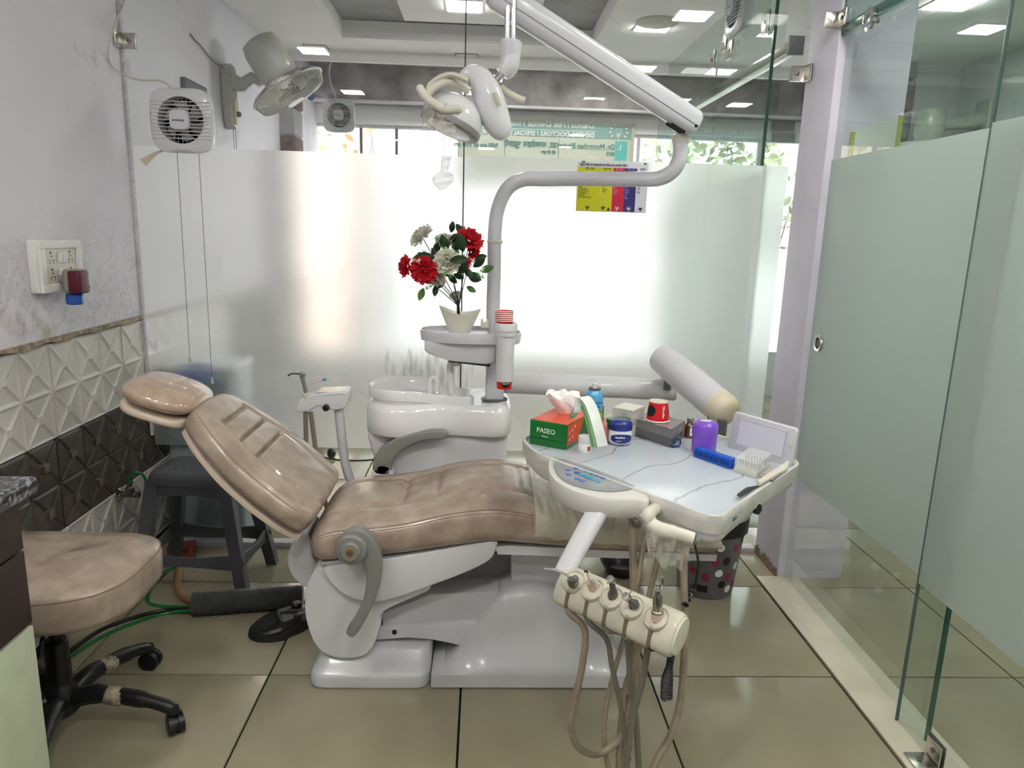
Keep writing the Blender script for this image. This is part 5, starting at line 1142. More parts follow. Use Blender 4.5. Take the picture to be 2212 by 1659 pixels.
# ================================================================== EXHAUST FANS
def sqring(c, R, hw, z, e=4.2, n=64):
    return [c+R @ Vector((hw*math.copysign(abs(math.cos(a))**(2/e), math.cos(a)), hw*1.0*math.copysign(abs(math.sin(a))**(2/e), math.sin(a)), z)) for a in [2*PI*k/n for k in range(n)]]
def cring(c, R, r, z, n=64): return [c+R @ Vector((r*math.cos(a), r*math.sin(a), z)) for a in [2*PI*k/n for k in range(n)]]
def exhaust_fan(lab, c, R, cords=True, detail=True, hw=.118, m=None):
    m = m or white; c = Vector(c)
    t = thing('exhaust_fan', lab, 'fan', c)
    obj('housing', MB().loft([sqring(c, R, hw*.86, -.03), sqring(c, R, hw*.98, -.004), sqring(c, R, hw, .006), sqring(c, R, hw*.985, .020), cring(c, R, hw*.90, .030), cring(c, R, hw*.72, .028), cring(c, R, hw*.70, .008), cring(c, R, hw*.69, -.02)]), m, t, smooth=40)
    inner = mat('fan_inside', (150, 146, 144), .6) if 'fan_inside' not in bpy.data.materials else bpy.data.materials['fan_inside']
    obj('back_plate', MB().loft([cring(c, R, hw*.69, -.018), cring(c, R, .004, -.018)]), inner, t)
    if detail:
        for k in range(6):
            a = k*PI/3; mb = MB()
            mb.grid(lambda u, v: c+R @ Vector((math.cos(a+v*.7+u*.35)*(.022+u*hw*.42), math.sin(a+v*.7+u*.35)*(.022+u*hw*.42), -.012+.014*v)), 6, 5)
            obj('blade', mb, mat('fan_blade', (176, 170, 168), .4) if 'fan_blade' not in bpy.data.materials else bpy.data.materials['fan_blade'], t)
        mb = MB()
        for k in range(30):
            a = 2*PI*k/30; mb.tube([c+R @ Vector((math.cos(a)*.026, math.sin(a)*.026, .012)), c+R @ Vector((math.cos(a+.5)*hw*.7, math.sin(a+.5)*hw*.7, .012))], .0008, 5)
        obj('guard_wires', mb, m, t, kind='stuff')
    for k in range(11):
        y = hw*(.56-.112*k); ww = hw*1.0
        obj('slat', MB().box(c+R @ Vector((0, y, .028)), (ww*1.84, .0028, .010), R, .0006), m, t)
    hc = obj('hub_cover', MB().loft([sqring(c, R, hw*.30, .026, 4), sqring(c, R, hw*.31, .040, 4), sqring(c, R, hw*.29, .046, 4), sqring(c, R, .004, .047, 4)]), m, t, smooth=50)
    xd, yd = R @ Vector((1, 0, 0)), R @ Vector((0, 1, 0))
    text('brand_lettering', 'HAVELLS', .0085, c+R @ Vector((-.013, -.006, .0478)), xd, yd, screen_ink, hc, bold=.00035)
    mb = MB()
    for dx in (-.0215, -.0170): mb.box(c+R @ Vector((dx, -.003, .0480)), (.0020, .0062, .0006), R)
    mb.box(c+R @ Vector((-.0193, -.003, .0480)), (.006, .0018, .0006), R)
    obj('brand_emblem', mb, screen_ink, hc)
    return t
Rf = Matrix(((1, 0, 0), (0, 0, -1), (0, 1, 0)))   # faces -Y
fc = W(397, 262, Y=YB-.03)
ef = exhaust_fan('white square exhaust fan on the back glass with two long pull cords', (fc.x, YB-.032, fc.z), Rf)
for k, (x0, x1, y1) in enumerate(((382, 410, 772), (429, 458, 820))):
    a = W(x0, 322, Y=YB-.03); b = W(x1, y1, Y=YB-.03)
    obj('pull_cord', MB().tube([a, a*.5+b*.5+Vector((0, 0, 0)), b], .0012, 6), mat('cord_grey', (130, 126, 120), .7) if k == 0 else bpy.data.materials['cord_grey'], ef)
    obj('cord_tassel', MB().lathe([(.001, .012), (.003, .006), (.0068, -.010), (.0062, -.017), (.001, -.019)], b, seg=14), ivory, ef, label='cream plastic cord weight')
# its white supply cable
p = [W(270, -60, X=XL+.01), W(268, 2, X=XL+.012), W(240, 78, Y=2.80), W(236, 130, Y=2.84), W(262, 158, Y=2.88), W(300, 172, Y=2.91), W(345, 174, Y=2.92), W(366, 186, Y=2.92), W(376, 204, Y=2.92)]
single('supply_cable', MB().tube(crv(p, 8), .0038, 8), ivory, 'cream cable looping from the left wall to the exhaust fan', 'cable', p[-1])
c2 = W(733, 250, Y=5.26)
greyfan = mat('fan_grey', (178, 184, 184), .4)
exhaust_fan('smaller looking grey exhaust fan on the far glass, under a hanging cable', (c2.x, 5.262, c2.z), Rf, detail=True, hw=.112, m=greyfan)
single('hanging_cable', MB().tube(crv([W(718, 128, Y=5.22), W(711, 150, Y=5.22), W(714, 180, Y=5.22), W(724, 205, Y=5.22), W(723, 218, Y=5.22)], 6), .005, 6), mat('cable_grey', (176, 178, 176), .5), 'grey cable hanging down to the far exhaust fan', 'cable', W(718, 128, Y=5.22))
Rx = Matrix(((0, 0, -1), (-1, 0, 0), (0, 1, 0)))   # faces -X
c3 = W(1598, 18, X=1.17)
exhaust_fan('exhaust fan seen edge-on high on the side glass by the column', (1.168, c3.y, c3.z+.01), Rx, hw=.13, m=greyfan)

# ================================================================== WALL FAN in the next cubicle
fw = mat('fan_greenish', (164, 168, 158), .35, coat=.2)
wp = W(492, 190, X=XL+.02)
wf = thing('wall_fan', 'grey-green wall fan tilted down beyond the glass, above the film', 'fan', wp)
Yw = wp.y
obj('wall_plate', MB().prism(crv2([Vector((XL+.002, Yw-.05, wp.z+.10)), Vector((XL+.002, Yw+.05, wp.z+.10)), Vector((XL+.002, Yw+.055, wp.z-.05)), Vector((XL+.002, Yw+.03, wp.z-.19)), Vector((XL+.002, Yw-.03, wp.z-.19)), Vector((XL+.002, Yw-.055, wp.z-.05))], 5), (.05, 0, 0), .010, 3), fw, wf)
obj('switch_panel', MB().prism(crv2([Vector((XL+.052, Yw-.02, wp.z-.06)), Vector((XL+.052, Yw+.02, wp.z-.06)), Vector((XL+.052, Yw+.018, wp.z-.17)), Vector((XL+.052, Yw-.018, wp.z-.17))], 4), (.012, 0, 0), .003), mat('panel_cream', (214, 200, 176), .4), wf)
obj('knob', MB().lathe([(.014, 0), (.014, .018), (.010, .022), (.001, .022)], (XL+.062, Yw-.004, wp.z-.13), (1, 0, 0), 14), dark_grey, wf)
j = W(556, 175, Y=Yw); mtr = W(592, 142, Y=Yw-.02)
obj('bracket_arm', MB().tube([Vector((XL+.03, Yw, wp.z+.03)), Vector((XL+.10, Yw, wp.z+.02)), W(545, 168, Y=Yw), W(566, 178, Y=Yw)], [.05, .036, .030, .028], 14), fw, wf)
fn_ = (W(636, 205, Y=Yw-.02)-W(596, 140, Y=Yw-.02)).normalized(); fn_ = (fn_+Vector((0, .06, 0))).normalized()
fc_ = W(622, 193, Y=Yw-.03)
u_ = fn_.cross(Vector((0, 1, 0))).normalized(); v_ = fn_.cross(u_)
def ringf(r, h, n=40, ph=0): return [fc_+fn_*h+u_*(r*math.cos(2*PI*k/n+ph))+v_*(r*math.sin(2*PI*k/n+ph)) for k in range(n)]
obj('motor_housing', MB().loft([ringf(.06, -.275), ringf(.090, -.262), ringf(.102, -.22), ringf(.102, -.085), ringf(.085, -.06)]), fw, wf, smooth=60)
obj('neck', MB().tube([W(560, 176, Y=Yw), fc_-fn_*.10], [.022, .03], 12), mat('neck_khaki', (150, 146, 118), .45), wf)
mb = MB()
for k in range(72):
    a = 2*PI*k/72; d = u_*math.cos(a)+v_*math.sin(a); mb.tube([fc_-fn_*.055+d*.05, fc_-fn_*.045+d*.12, fc_-fn_*.02+d*.185, fc_+fn_*.0+d*.198], .0019, 4)
obj('rear_guard', mb, fw, wf, kind='stuff')
mb = MB()
for k in range(72):
    a = 2*PI*k/72; d = u_*math.cos(a)+v_*math.sin(a); mb.tube([fc_+d*.198, fc_+fn_*.045+d*.180, fc_+fn_*.065+d*.10, fc_+fn_*.07+d*.045], .0019, 4)
obj('front_guard', mb, fw, wf, kind='stuff')
obj('guard_rim', MB().tube(ringf(.200, 0, 48)+ringf(.200, 0, 48)[:1], .006, 8, cap=False), fw, wf)
obj('front_badge', MB().loft([ringf(.047, .064), ringf(.047, .073), ringf(.004, .075)]), fw, wf)
for k in range(3):
    a0_ = k*2*PI/3+.4
    obj('blade', MB().grid(lambda u, v: fc_-fn_*(.012-.03*(v-.5))+(u_*math.cos(a0_+v*1.2+u*.3)+v_*math.sin(a0_+v*1.2+u*.3))*(.035+u*.135), 8, 6), mat('blade_beige', (188, 180, 150), .4) if k == 0 else bpy.data.materials['blade_beige'], wf)
for dx in (0, .012):
    obj('pull_cord', MB().tube([Vector((XL+.04+dx, Yw-.01, wp.z-.19)), Vector((XL+.045+dx, Yw-.01, wp.z-.42)), Vector((XL+.045+dx, Yw-.01, wp.z-.62))], .0016, 5), dark_grey, wf)
single('fan_wire', MB().tube(crv([W(411, 73, X=XL+.006), W(422, 88, X=XL+.006), W(432, 97, X=XL+.01), W(450, 120, X=XL+.01), W(468, 138, X=XL+.012), W(486, 146, X=XL+.02)], 5), .003, 6), dark_grey, 'dark wire on the wall above the tilted wall fan', 'wire', W(411, 73, X=XL+.006))
single('hanging_disc', MB().lathe([(.022, -.004), (.022, .004), (.001, .004)], W(672, 208, Y=4.2), (0, 1, 0), 24), mat('disc_blue', (48, 76, 140), .4), 'small round blue disc hanging below the wall fan', 'ornament', W(672, 208, Y=4.2))
# framed grey panel behind the exhaust fan
p = W(420, 195, X=XL+.01)
t = thing('meter_box', 'dark framed grey box on the wall above the exhaust fan', 'box', p)
obj('case', MB().box((XL+.012, p.y, p.z-.05), (.022, .26, .17), bevel=.006), mat('case_dark', (98, 102, 104), .4), t)
obj('screen', MB().box((XL+.0245, p.y+.01, p.z-.062), (.004, .18, .10), bevel=.002), mat('case_light', (172, 176, 174), .4), t)

# washing-machine shaped cooler behind the film
p = thing('water_cooler', 'pale water cooler with a blue oval badge blurred behind the frosted film', 'cooler', (-1.2, 3.2, 0))
obj('body', MB().box((-1.180, 3.12, .39), (.31, .26, .76), bevel=.02), mat('cooler_body', (140, 156, 162), .4), p)
obj('lid', MB().box((-1.180, 3.12, .782), (.32, .27, .03), bevel=.012), mat('cooler_lid', (206, 212, 212), .35), p)
q = W(440, 828, Y=2.99)
ob = obj('badge', MB().lathe([(.085, 0), (.085, .006), (.001, .008)], (q.x-.015, 2.992, q.z+.035), (0, -1, 0), 32, sy=.66), mat('badge_bright_blue', (10, 90, 190), .3), p)
for k, (dx, dz) in enumerate(((-.01, -.035), (.03, -.028), (.062, -.008))):
    obj('badge_disc', MB().lathe([(.017, 0), (.017, .004), (.001, .005)], (q.x+dx, 2.985, q.z+.035+dz), (0, -1, 0), 16), mat('disc_teal', (120, 190, 206), .4) if k == 0 else bpy.data.materials['disc_teal'], ob)

# ================================================================== FAR SIGN, seen from behind
sg = W(1372, 262, Y=6.16); s0_ = W(990, 270, Y=6.16)
SX0, SX1, SZ1, SZ0 = W(992, 300, Y=6.16).x, W(1370, 300, Y=6.16).x, 2.275, 1.70
t = thing('clinic_sign', 'teal and cream clinic sign seen from behind, its writing mirrored', 'sign', ((SX0+SX1)/2, 6.16, SZ0))
teal = mat('sign_teal', (140, 178, 174), .6); signc = mat('sign_cream', (212, 218, 200), .6); teal2 = mat('sign_bright_teal', (106, 200, 196), .6)
obj('board', MB().box(((SX0+SX1)/2, 6.17, (SZ0+SZ1)/2), (SX1-SX0, .014, SZ1-SZ0)), signc, t)
zt_ = W(1280, 300, Y=6.16).z
obj('teal_header', MB().box(((SX0+SX1)/2+.02, 6.1605, (zt_+SZ1)/2-.01), (SX1-SX0-.08, .004, SZ1-zt_-.03)), teal, t)
obj('number_tab', MB().box((SX1-.105, 6.1605, zt_-.16), (.10, .004, .30)), teal2, t)
obj('frame_edge', MB().box((SX1-.012, 6.160, (SZ0+SZ1)/2), (.028, .010, SZ1-SZ0)), mat('edge_cream', (206, 206, 186), .6), t)
mx = Vector((-1, 0, 0)); uz = Vector((0, 0, 1)); st = mat('sign_text', (236, 242, 234), .6); st2 = mat('sign_text_teal', (104, 148, 146), .6)
def st_(s, px, py, size, m, sx=1): text('lettering', s, size, Vector((W(px, py, Y=6.15).x, 6.156, W(px, py, Y=6.15).z)), mx, uz, m, t, bold=.002, sx=sx)
st_('DentisTree Dental Hospital', 1284, 277, .072, st, 1.0); st_('DENTAL DOCTORS / SPECIALTY / TIMING', 1284, 297, .052, st, .97)
st_('1.', 1344, 324, .058, st); st_('Dr. Manmohan Bhutani', 1328, 323, .058, st2, .88); st_('BDS', 1327, 336, .038, st2)
st_('डा. मनमोहन भुटानी', 1202, 319, .062, st2, 1.0); st_('बी डी एस', 1200, 333, .034, st2); st_('9:00 am to 9:00 pm', 1076, 318, .046, st2, 1.0)
mb = MB().box((SX0+.45, 6.156, zt_+.105), (1.5*.58, .002, .004)); obj('rule', MB().box(((SX0+SX1)/2-.1, 6.157, W(1200, 281, Y=6.15).z), (1.0, .002, .005)), st, t)
for k, px in enumerate((1090, 1207)): obj('column_rule', MB().box((W(px, 320, Y=6.15).x, 6.159, zt_-.2), (.004, .002, .38)), st2, t)
lc = Vector((W(1337, 284, Y=6.15).x, 6.156, W(1337, 284, Y=6.15).z))
for k in range(9):
    a = PI*(-.22+1.44*k/8); c = lc+Vector((.070*math.cos(a), 0, .058*math.sin(a)))
    d = Vector((math.cos(a), 0, math.sin(a))); s_ = Vector((-math.sin(a), 0, math.cos(a)))
    obj('emblem_leaf', MB().prism([c-d*.017, c+s_*.007, c+d*.017, c-s_*.007], (0, -.002, 0)), st, t)
obj('emblem_tooth', MB().tube(crv([lc+Vector((x*.001, -.001, z*.001)) for x, z in ((-14, -40), (-20, -5), (-24, 14), (-12, 22), (0, 16), (12, 22), (24, 14), (20, -5), (14, -40), (6, -18), (0, -8), (-6, -18), (-14, -40))], 4), .0022, 5), st, t)
obj('emblem_stem', MB().box(lc+Vector((0, 0, -.04)), (.008, .002, .06)), st, t)
# grey vents and split unit beside the sign
t = thing('air_vent', 'two stacked grey panels on the far wall beside the column', 'panel', W(1685, 285, Y=6.16))
for py in (272, 297): obj('panel', MB().box(W(1692, py, Y=6.17), (.19, .02, .075), bevel=.004), mat('vent_grey', (128, 124, 122), .5) if py == 272 else bpy.data.materials['vent_grey'], t)
# ================================================================== OUTSIDE
yard = single('yard_wall', MB().box((.5, 9.0, 1.6), (9, .1, 4.2)), mat('yard_wall', (226, 226, 224), .8, var=.08, vscale=2), 'pale sunlit building wall outside the far window', 'wall', (.5, 9, 0))
single('yard_ground', MB().box((.5, 8.0, -.1), (9, 3.4, .1)), concrete, 'grey ground outside the far window', 'ground', (.5, 8, -.1))
single('red_building', MB().box((-1.72, 8.6, 1.5), (.75, .3, 3.3)), mat('peach_wall', (226, 206, 186), .8), 'peach coloured wall outside behind the bare branches', 'wall', (-1.7, 8.6, 0))
for k in range(24):
    x = -1.15+k*.07
    o = obj('rib', MB().box((x+.0, 8.93, 1.9), (.02, .03, 3.4)), bpy.data.materials['yard_wall'], yard)
bark = mat('bark', (110, 92, 78), .8)
def bush(name, lab, cat, x0, x1, y, z0, z1, n, m, seed, size, mtwig=bark):
    random.seed(seed); t = thing(name, lab, cat, ((x0+x1)/2, y, 0))
    mb = MB()
    for k in range(8):
        a = Vector((random.uniform(x0, x1), y, 0)); q = [a]
        for s in range(6): a = a+Vector((random.uniform(-.12, .12), random.uniform(-.05, .05), (z1)/6)); q.append(a)
        mb.tube(q, [.012, .010, .009, .008, .006, .004, .002], 6)
    obj('branches', mb, mtwig, t, kind='stuff')
    mb = MB()
    for k in range(n):
        c = Vector((random.uniform(x0, x1), y+random.uniform(-.18, .18), random.uniform(z0, z1))); d = Vector((random.gauss(0, 1), random.gauss(0, 1), random.gauss(-.3, .8))).normalized()
        s = d.cross(Vector((random.gauss(0, 1), random.gauss(0, 1), random.gauss(0, 1)))).normalized(); L = size*random.uniform(.6, 1.2)
        v = [mb.bm.verts.new(p) for p in (c, c+d*L*.5+s*L*.28, c+d*L, c+d*L*.5-s*L*.28)]; mb.bm.faces.new(v)
    obj('foliage', mb, m, t, kind='stuff'); return t
bush('leafy_shrub', 'leafy grey-green shrub outside, right of the sign', 'shrub', 1.5, 2.95, 7.2, 1.2, 2.35, 900, mat('shrub_leaf', (196, 200, 160), .5, var=.4, vscale=3), 3, .12)
bush('bare_shrub', 'nearly bare shrub with a few dry leaves outside the left window', 'shrub', -1.6, -1.0, 7.2, 1.6, 2.3, 40, mat('dry_leaf', (196, 150, 104), .6), 8, .11)

# ================================================================== THINGS ON THE LEFT WALL
a0 = W(52, 517, X=XL); a1 = W(150, 517, X=XL); zc0, zc1 = 1.150, 1.312; y0_, y1_ = 2.247, 2.482
sb = thing('switch_board', 'white switch and socket board on the left plaster wall', 'switch board', (XL, (y0_+y1_)/2, zc0))
ym, zm = (y0_+y1_)/2, (zc0+zc1)/2
brd = mat('board_cream', (218, 217, 211), .35)
obj('back_box', MB().box((XL+.014, ym, zm), (.030, y1_-y0_, zc1-zc0), bevel=.006), brd, sb)
fm = MB()
for c_, d_ in (((XL+.034, ym, zc1-.014), (.012, y1_-y0_-.004, .026)), ((XL+.034, ym, zc0+.014), (.012, y1_-y0_-.004, .026)), ((XL+.034, y0_+.016, zm), (.0122, .030, zc1-zc0-.05)), ((XL+.034, y1_-.016, zm), (.0122, .030, zc1-zc0-.05))): fm.box(c_, d_, bevel=.003)
obj('front_frame', fm, brd, sb)
obj('socket_plate', MB().box((XL+.0315, ym, zm), (.005, .172, .11)), ivory, sb)
for k in (-1, 1):
    for r in (0, 1):
        for (dy, dz, rr) in ((0, .018, .0042), (.002, .006, .0032), (-.008, -.006, .0030), (.010, -.006, .0030), (-.008, -.014, .0022), (.010, -.014, .0022)):
            obj('socket_hole', MB().lathe([(rr, .0346), (.0004, .0348)], (XL, ym+k*.052+dy, zm+.024-.052*r+dz), (1, 0, 0), 10), black, sb)
for k in range(2):
    for r in (0, 1): obj('rocker_switch', MB().box((XL+.038, ym-.010+.020*k, zm+.026-.052*r), (.010, .017, .034), Matrix.Rotation(.16, 3, 'Y'), .002), white, sb)
# plugged-in vaporiser with blue bottle
v0 = Vector((XL+.060, ym-.012, zm-.055))
t = thing('mosquito_repeller', 'maroon and grey plug-in vaporiser with a blue liquid bottle on the switch board', 'vaporiser', v0)
shell = mat('vap_grey', (136, 132, 128), .35)
obj('body', MB().box(v0+Vector((.020, 0, .008)), (.058, .062, .078), bevel=.014), shell, t)
obj('maroon_panel', MB().box(v0+Vector((.031, -.004, .006)), (.042, .060, .074), bevel=.010), mat('maroon', (84, 18, 36), .35), t)
obj('side_switch', MB().box(v0+Vector((.044, .018, .018)), (.010, .012, .026), bevel=.004), mat('switch_maroon', (104, 26, 40), .3), t)
obj('indicator', MB().lathe([(.006, 0), (.006, .003), (.001, .004)], v0+Vector((.048, .018, -.010)), (1, 0, 0), 14), black, t)
obj('plug_neck', MB().tube([v0+Vector((-.028, 0, .012)), v0+Vector((0, 0, .012))], .016, 14), shell, t)
obj('bottle', MB().lathe([(.022, -.066), (.0255, -.062), (.0255, -.036), (.018, -.028)], v0+Vector((.012, 0, 0)), seg=22), mat('liquid_blue', (10, 70, 160), .08, coat=.8), t)
obj('bottle_label', MB().grid(lambda u, v: v0+Vector((.012+.0239*math.cos(-.9+1.5*u), .0239*math.sin(-.9+1.5*u), -.054+.016*v)), 8, 1), mat('label_green', (40, 130, 90), .4), t)

# ================================================================== GRANITE COUNTER AND CABINET, lower left
cab = thing('cabinet', 'dark brown and pale green cabinet under the granite slab, lower left corner', 'cabinet', (-1.19, .9, 0))
CX = -.955; CYe = 1.455
pale = mat('pale_green_laminate', (196, 204, 176), .35, var=.04)
dbrown = mat('dark_brown_laminate', (52, 36, 34), .4, var=.15)
obj('carcass', MB().box((-1.17, .69, .405), (.40, 1.49, .81)), dbrown, cab)
obj('door', MB().box((CX-.008, .96, .262), (.018, .955, .515), bevel=.0015), pale, cab)
obj('drawer', MB().box((CX-.008, .96, .610), (.018, .955, .165), bevel=.0015), dbrown, cab)
obj('drawer', MB().box((CX-.008, .96, .753), (.018, .955, .110), bevel=.0015), dbrown, cab)
def granite():
    m = mat('granite', (60, 60, 64), .12, coat=.4); nt = m.node_tree; L = nt.links.new; b = nt.nodes['Principled BSDF']
    tc = nt.nodes.new('ShaderNodeTexCoord'); v = nt.nodes.new('ShaderNodeTexVoronoi'); v.inputs['Scale'].default_value = 110
    L(tc.outputs['Object'], v.inputs[0]); r = nt.nodes.new('ShaderNodeValToRGB'); e = r.color_ramp.elements
    e[0].color = lin((22, 23, 27)); e[1].color = lin((128, 130, 138)); e[0].position = .35; e[1].position = .9
    n = e.new(.6); n.color = lin((60, 58, 64)); sp_ = nt.nodes.new('ShaderNodeSeparateColor'); L(v.outputs['Color'], sp_.inputs[0]); L(sp_.outputs[0], r.inputs[0]); L(r.outputs[0], b.inputs['Base Color']); return m
single('worktop', MB().box((-1.15, .69, .830), (.445, 1.56, .036), bevel=.008), granite(), 'speckled grey granite slab corner jutting over the dark cabinet', 'worktop', (-1.165, .73, .812))

# ================================================================== OPERATOR STOOL
oc = Vector((-1.125, 1.775, 0))
os_ = thing('operator_stool', 'brown leather operator stool on a black star base with castors', 'stool', oc)
def seat_ring(k, z):
    n = 56; pts = []
    for i in range(n):
        a = 2*PI*i/n; e = 3.2; x = math.copysign(abs(math.cos(a))**(2/e), math.cos(a)); y = math.copysign(abs(math.sin(a))**(2/e), math.sin(a))
        pts.append(oc+Vector((x*.250*k+.0, (y*.205+.02*x)*k, z-.018*x*k*(.6)+.012*(x*x))))
    return pts
obj('seat', MB().loft([seat_ring(.95, .400), seat_ring(.985, .405), seat_ring(1.0, .42), seat_ring(1.002, .475), seat_ring(.992, .487), seat_ring(.972, .495), seat_ring(.93, .500), seat_ring(.7, .505), seat_ring(.3, .506), seat_ring(.02, .506)]), leather, os_, smooth=70)
obj('seam', MB().tube(seat_ring(.994, .488)+seat_ring(.994, .488)[:1], .0012, 6, cap=False), seam_m, os_)
obj('seat_plate', MB().box(oc+Vector((0, 0, .376)), (.2, .2, .02), bevel=.004), black, os_)
obj('gas_column', MB().lathe([(.030, .10), (.030, .27), (.026, .275), (.014, .276), (.014, .37)], oc, seg=20), black, os_)
obj('hub', MB().lathe([(.034, .055), (.045, .07), (.045, .10), (.034, .14), (.030, .15)], oc, seg=20), black, os_)
obj('height_lever', MB().tube([oc+Vector((0, -.01, .365)), oc+Vector((.03, -.10, .33)), oc+Vector((.03, -.11, .30))], .006, 8), black, os_)
tape = mat('torn_tape', (176, 164, 140), .7, var=.4, vscale=50)
for k, ang in enumerate((-6, 66, 138, 210, 282)):
    a = math.radians(ang+4); L = .30; d = Vector((math.cos(a), math.sin(a), 0)); s = Vector((-d.y, d.x, 0))
    leg = obj('leg', MB().tube(crv([oc+d*.02+Vector((0, 0, .095)), oc+d*.10+Vector((0, 0, .115)), oc+d*.22+Vector((0, 0, .100)), oc+d*(L-.01)+Vector((0, 0, .078)), oc+d*L+Vector((0, 0, .062))], 5), [.026]*6+[.022]*5+[.018]*5+[.016]*5, 12), black, os_)
    cc_ = oc+d*(L+.004)+Vector((0, 0, .030)); wa = Matrix.Rotation(math.radians(35+k*50), 3, 'Z') @ Vector((1, 0, 0))
    cs_ = obj('castor', MB().lathe([(.020, -.022), (.030, -.019), (.030, -.005), (.024, -.004), (.024, .004), (.030, .005), (.030, .019), (.020, .022)], cc_, wa, 22), black, os_)
    obj('castor_hood', MB().tube([cc_+Vector((0, 0, .034)), cc_+Vector((0, 0, .052))], [.016, .012], 10), black, cs_)
    if k in (0, 1):
        obj('torn_tape', MB().tube([oc+d*.125+Vector((0, 0, .112)), oc+d*.15+Vector((0, 0, .109)), oc+d*.170+Vector((0, 0, .106))], [.0245, .0255, .0235], 12), tape, leg)

# ================================================================== PLASTIC STOOL behind the backrest
sc = Vector((-1.065, 2.655, 0)); TH = .47
ps = thing('plastic_stool', 'dark grey plastic stool between the tiled wall and backrest', 'stool', sc)
A = math.radians(-4); RS = Matrix.Rotation(A, 3, 'Z')
def SP(x, y, z): return sc+RS @ Vector((x, y, z))
obj('top', MB().loft([[SP(x, y, z) for x, y in [(p.x, p.y) for p in rrect(-w_, w_, -d_, d_, .03, 0)]] for w_, d_, z in ((.158, .118, TH-.045), (.156, .116, TH-.02), (.150, .110, TH-.004), (.143, .104, TH), (.10, .07, TH+.002))]), stool_grey, ps, smooth=50)
for k in range(7):
    obj('grip_rib', MB().box(SP(-.10+.033*k, 0, TH+.002), (.006, .15, .003), Matrix.Rotation(A+.5, 3, 'Z'), .001), stool_grey, ps)
legx, legy = .205, .150
for sx in (-1, 1):
    for sy in (-1, 1):
        def lr(z, k):
            f = 1-z/TH; cx, cy = sx*(.128+(legx-.128)*f), sy*(.092+(legy-.092)*f); w_ = .036-.006*f
            return [SP(cx+a*w_, cy+b*w_*.8, z) for a, b in ((-.7, -.7), (.7, -.7), (.7, .7), (-.7, .7))]
        obj('leg', MB().loft([lr(z, 0) for z in (0, .1, .2, .3, TH-.03)]), stool_grey, ps)
def rail(p, q, h): 
    d = (q-p).normalized(); n = d.cross(Vector((0, 0, 1))).normalized()*.005
    return MB().prism(crv2([p, p+(q-p)*.5+Vector((0, 0, .004)), q, q+Vector((0, 0, h*1.35)), p+(q-p)*.5+Vector((0, 0, h)), p+Vector((0, 0, h*1.35))], 4), n*2, .002)
for z, h in ((.115, .040), (.385, .05)):
    f = 1-z/TH; x, y = .128+(legx-.128)*f, .092+(legy-.092)*f
    for a, b in (((-x, -y), (x, -y)), ((x, -y), (x, y)), ((x, y), (-x, y)), ((-x, y), (-x, -y))):
        obj('cross_rail', rail(SP(a[0], a[1], z), SP(b[0], b[1], z), h), stool_grey, ps)

# ================================================================== FLOOR THINGS
# corrugated hose sleeve
pa, pb = W(415, 1305, Z=.045), W(655, 1288, Z=.045)
n = 56; prof_ = []
mb = MB(); pts, rs = [], []
for k in range(n*2+1): pts.append(pa+(pb-pa)*(k/(2*n))); rs.append(.043 if k % 2 else .037)
mb.tube(pts, rs, 18)
t = thing('corrugated_hose', 'thick ribbed grey hose sleeve on the floor under the stool', 'hose', pa)
obj('ribbed_sleeve', mb, dark_grey, t, smooth=20)
gr_ = mat('green_tube', (20, 110, 50), .25, coat=.4); tan = mat('tan_tube', (150, 118, 86), .45)
def fl_tube(pts, r, m, lab, cat='cable', name='floor_cable'):
    q = [W(x, y, Z=r+h) for x, y, h in pts]
    single(name, MB().tube(crv(q, 8), r, 10), m, lab, cat, q[0])
fl_tube(((420, 1314, .02), (360, 1318, .0), (290, 1334, .0), (220, 1360, .0), (160, 1400, .0), (120, 1432, .0)), .0075, black, 'black cable running from the ribbed hose towards the operator stool')
fl_tube(((420, 1318, .02), (365, 1324, .0), (300, 1342, .0), (235, 1368, .0), (180, 1400, .0), (120, 1440, .0)), .0065, gr_, 'bright green tube on the floor beside the black cable', 'tube', 'floor_tube')
fl_tube(((420, 1312, .02), (350, 1310, .0), (320, 1300, .0), (325, 1270, .0), (352, 1240, .0), (380, 1225, .0)), .0065, gr_, 'green tube looping behind the leather stool seat', 'tube', 'floor_tube')
fl_tube(((426, 1300, .03), (398, 1290, .0), (385, 1270, .0), (384, 1245, .0), (388, 1225, .0)), .014, tan, 'thick tan tube curving behind the plastic stool leg', 'tube', 'floor_tube')
# foot pedal
fp_ = W(606, 1345, Z=.03)
t = thing('foot_pedal', 'round black and grey foot control beside the chair base', 'foot pedal', Vector((fp_.x, fp_.y, 0)))
b = Vector((fp_.x, fp_.y, 0)); Rp = Matrix.Rotation(math.radians(28), 3, 'Z')
def pd(w_, d_, z, sh=0): return [b+Rp @ Vector((w_*math.cos(a)+sh, d_*math.sin(a)*(1 if math.cos(a) < 0 else .85), z+.018*math.cos(a)*(z > .03))) for a in [2*PI*k/32 for k in range(32)]]
obj('pedal_base', MB().loft([pd(.105, .072, 0), pd(.108, .075, .006), pd(.104, .071, .026), pd(.095, .064, .034)]), rubber, t)
obj('pedal_disc', MB().loft([pd(.098, .068, .034, -.004), pd(.100, .069, .040, -.004), pd(.092, .062, .048, -.004), pd(.06, .04, .052, -.004), pd(.005, .004, .053, -.004)]), black, t)
obj('pedal_body', MB().box(b+Rp @ Vector((.045, 0, .050)), (.10, .085, .030), Rp, .012), dark_grey, t)
obj('pedal_knob', MB().lathe([(.018, 0), (.019, .012), (.014, .018), (.001, .019)], b+Rp @ Vector((.062, .02, .064)), seg=18), black, t)
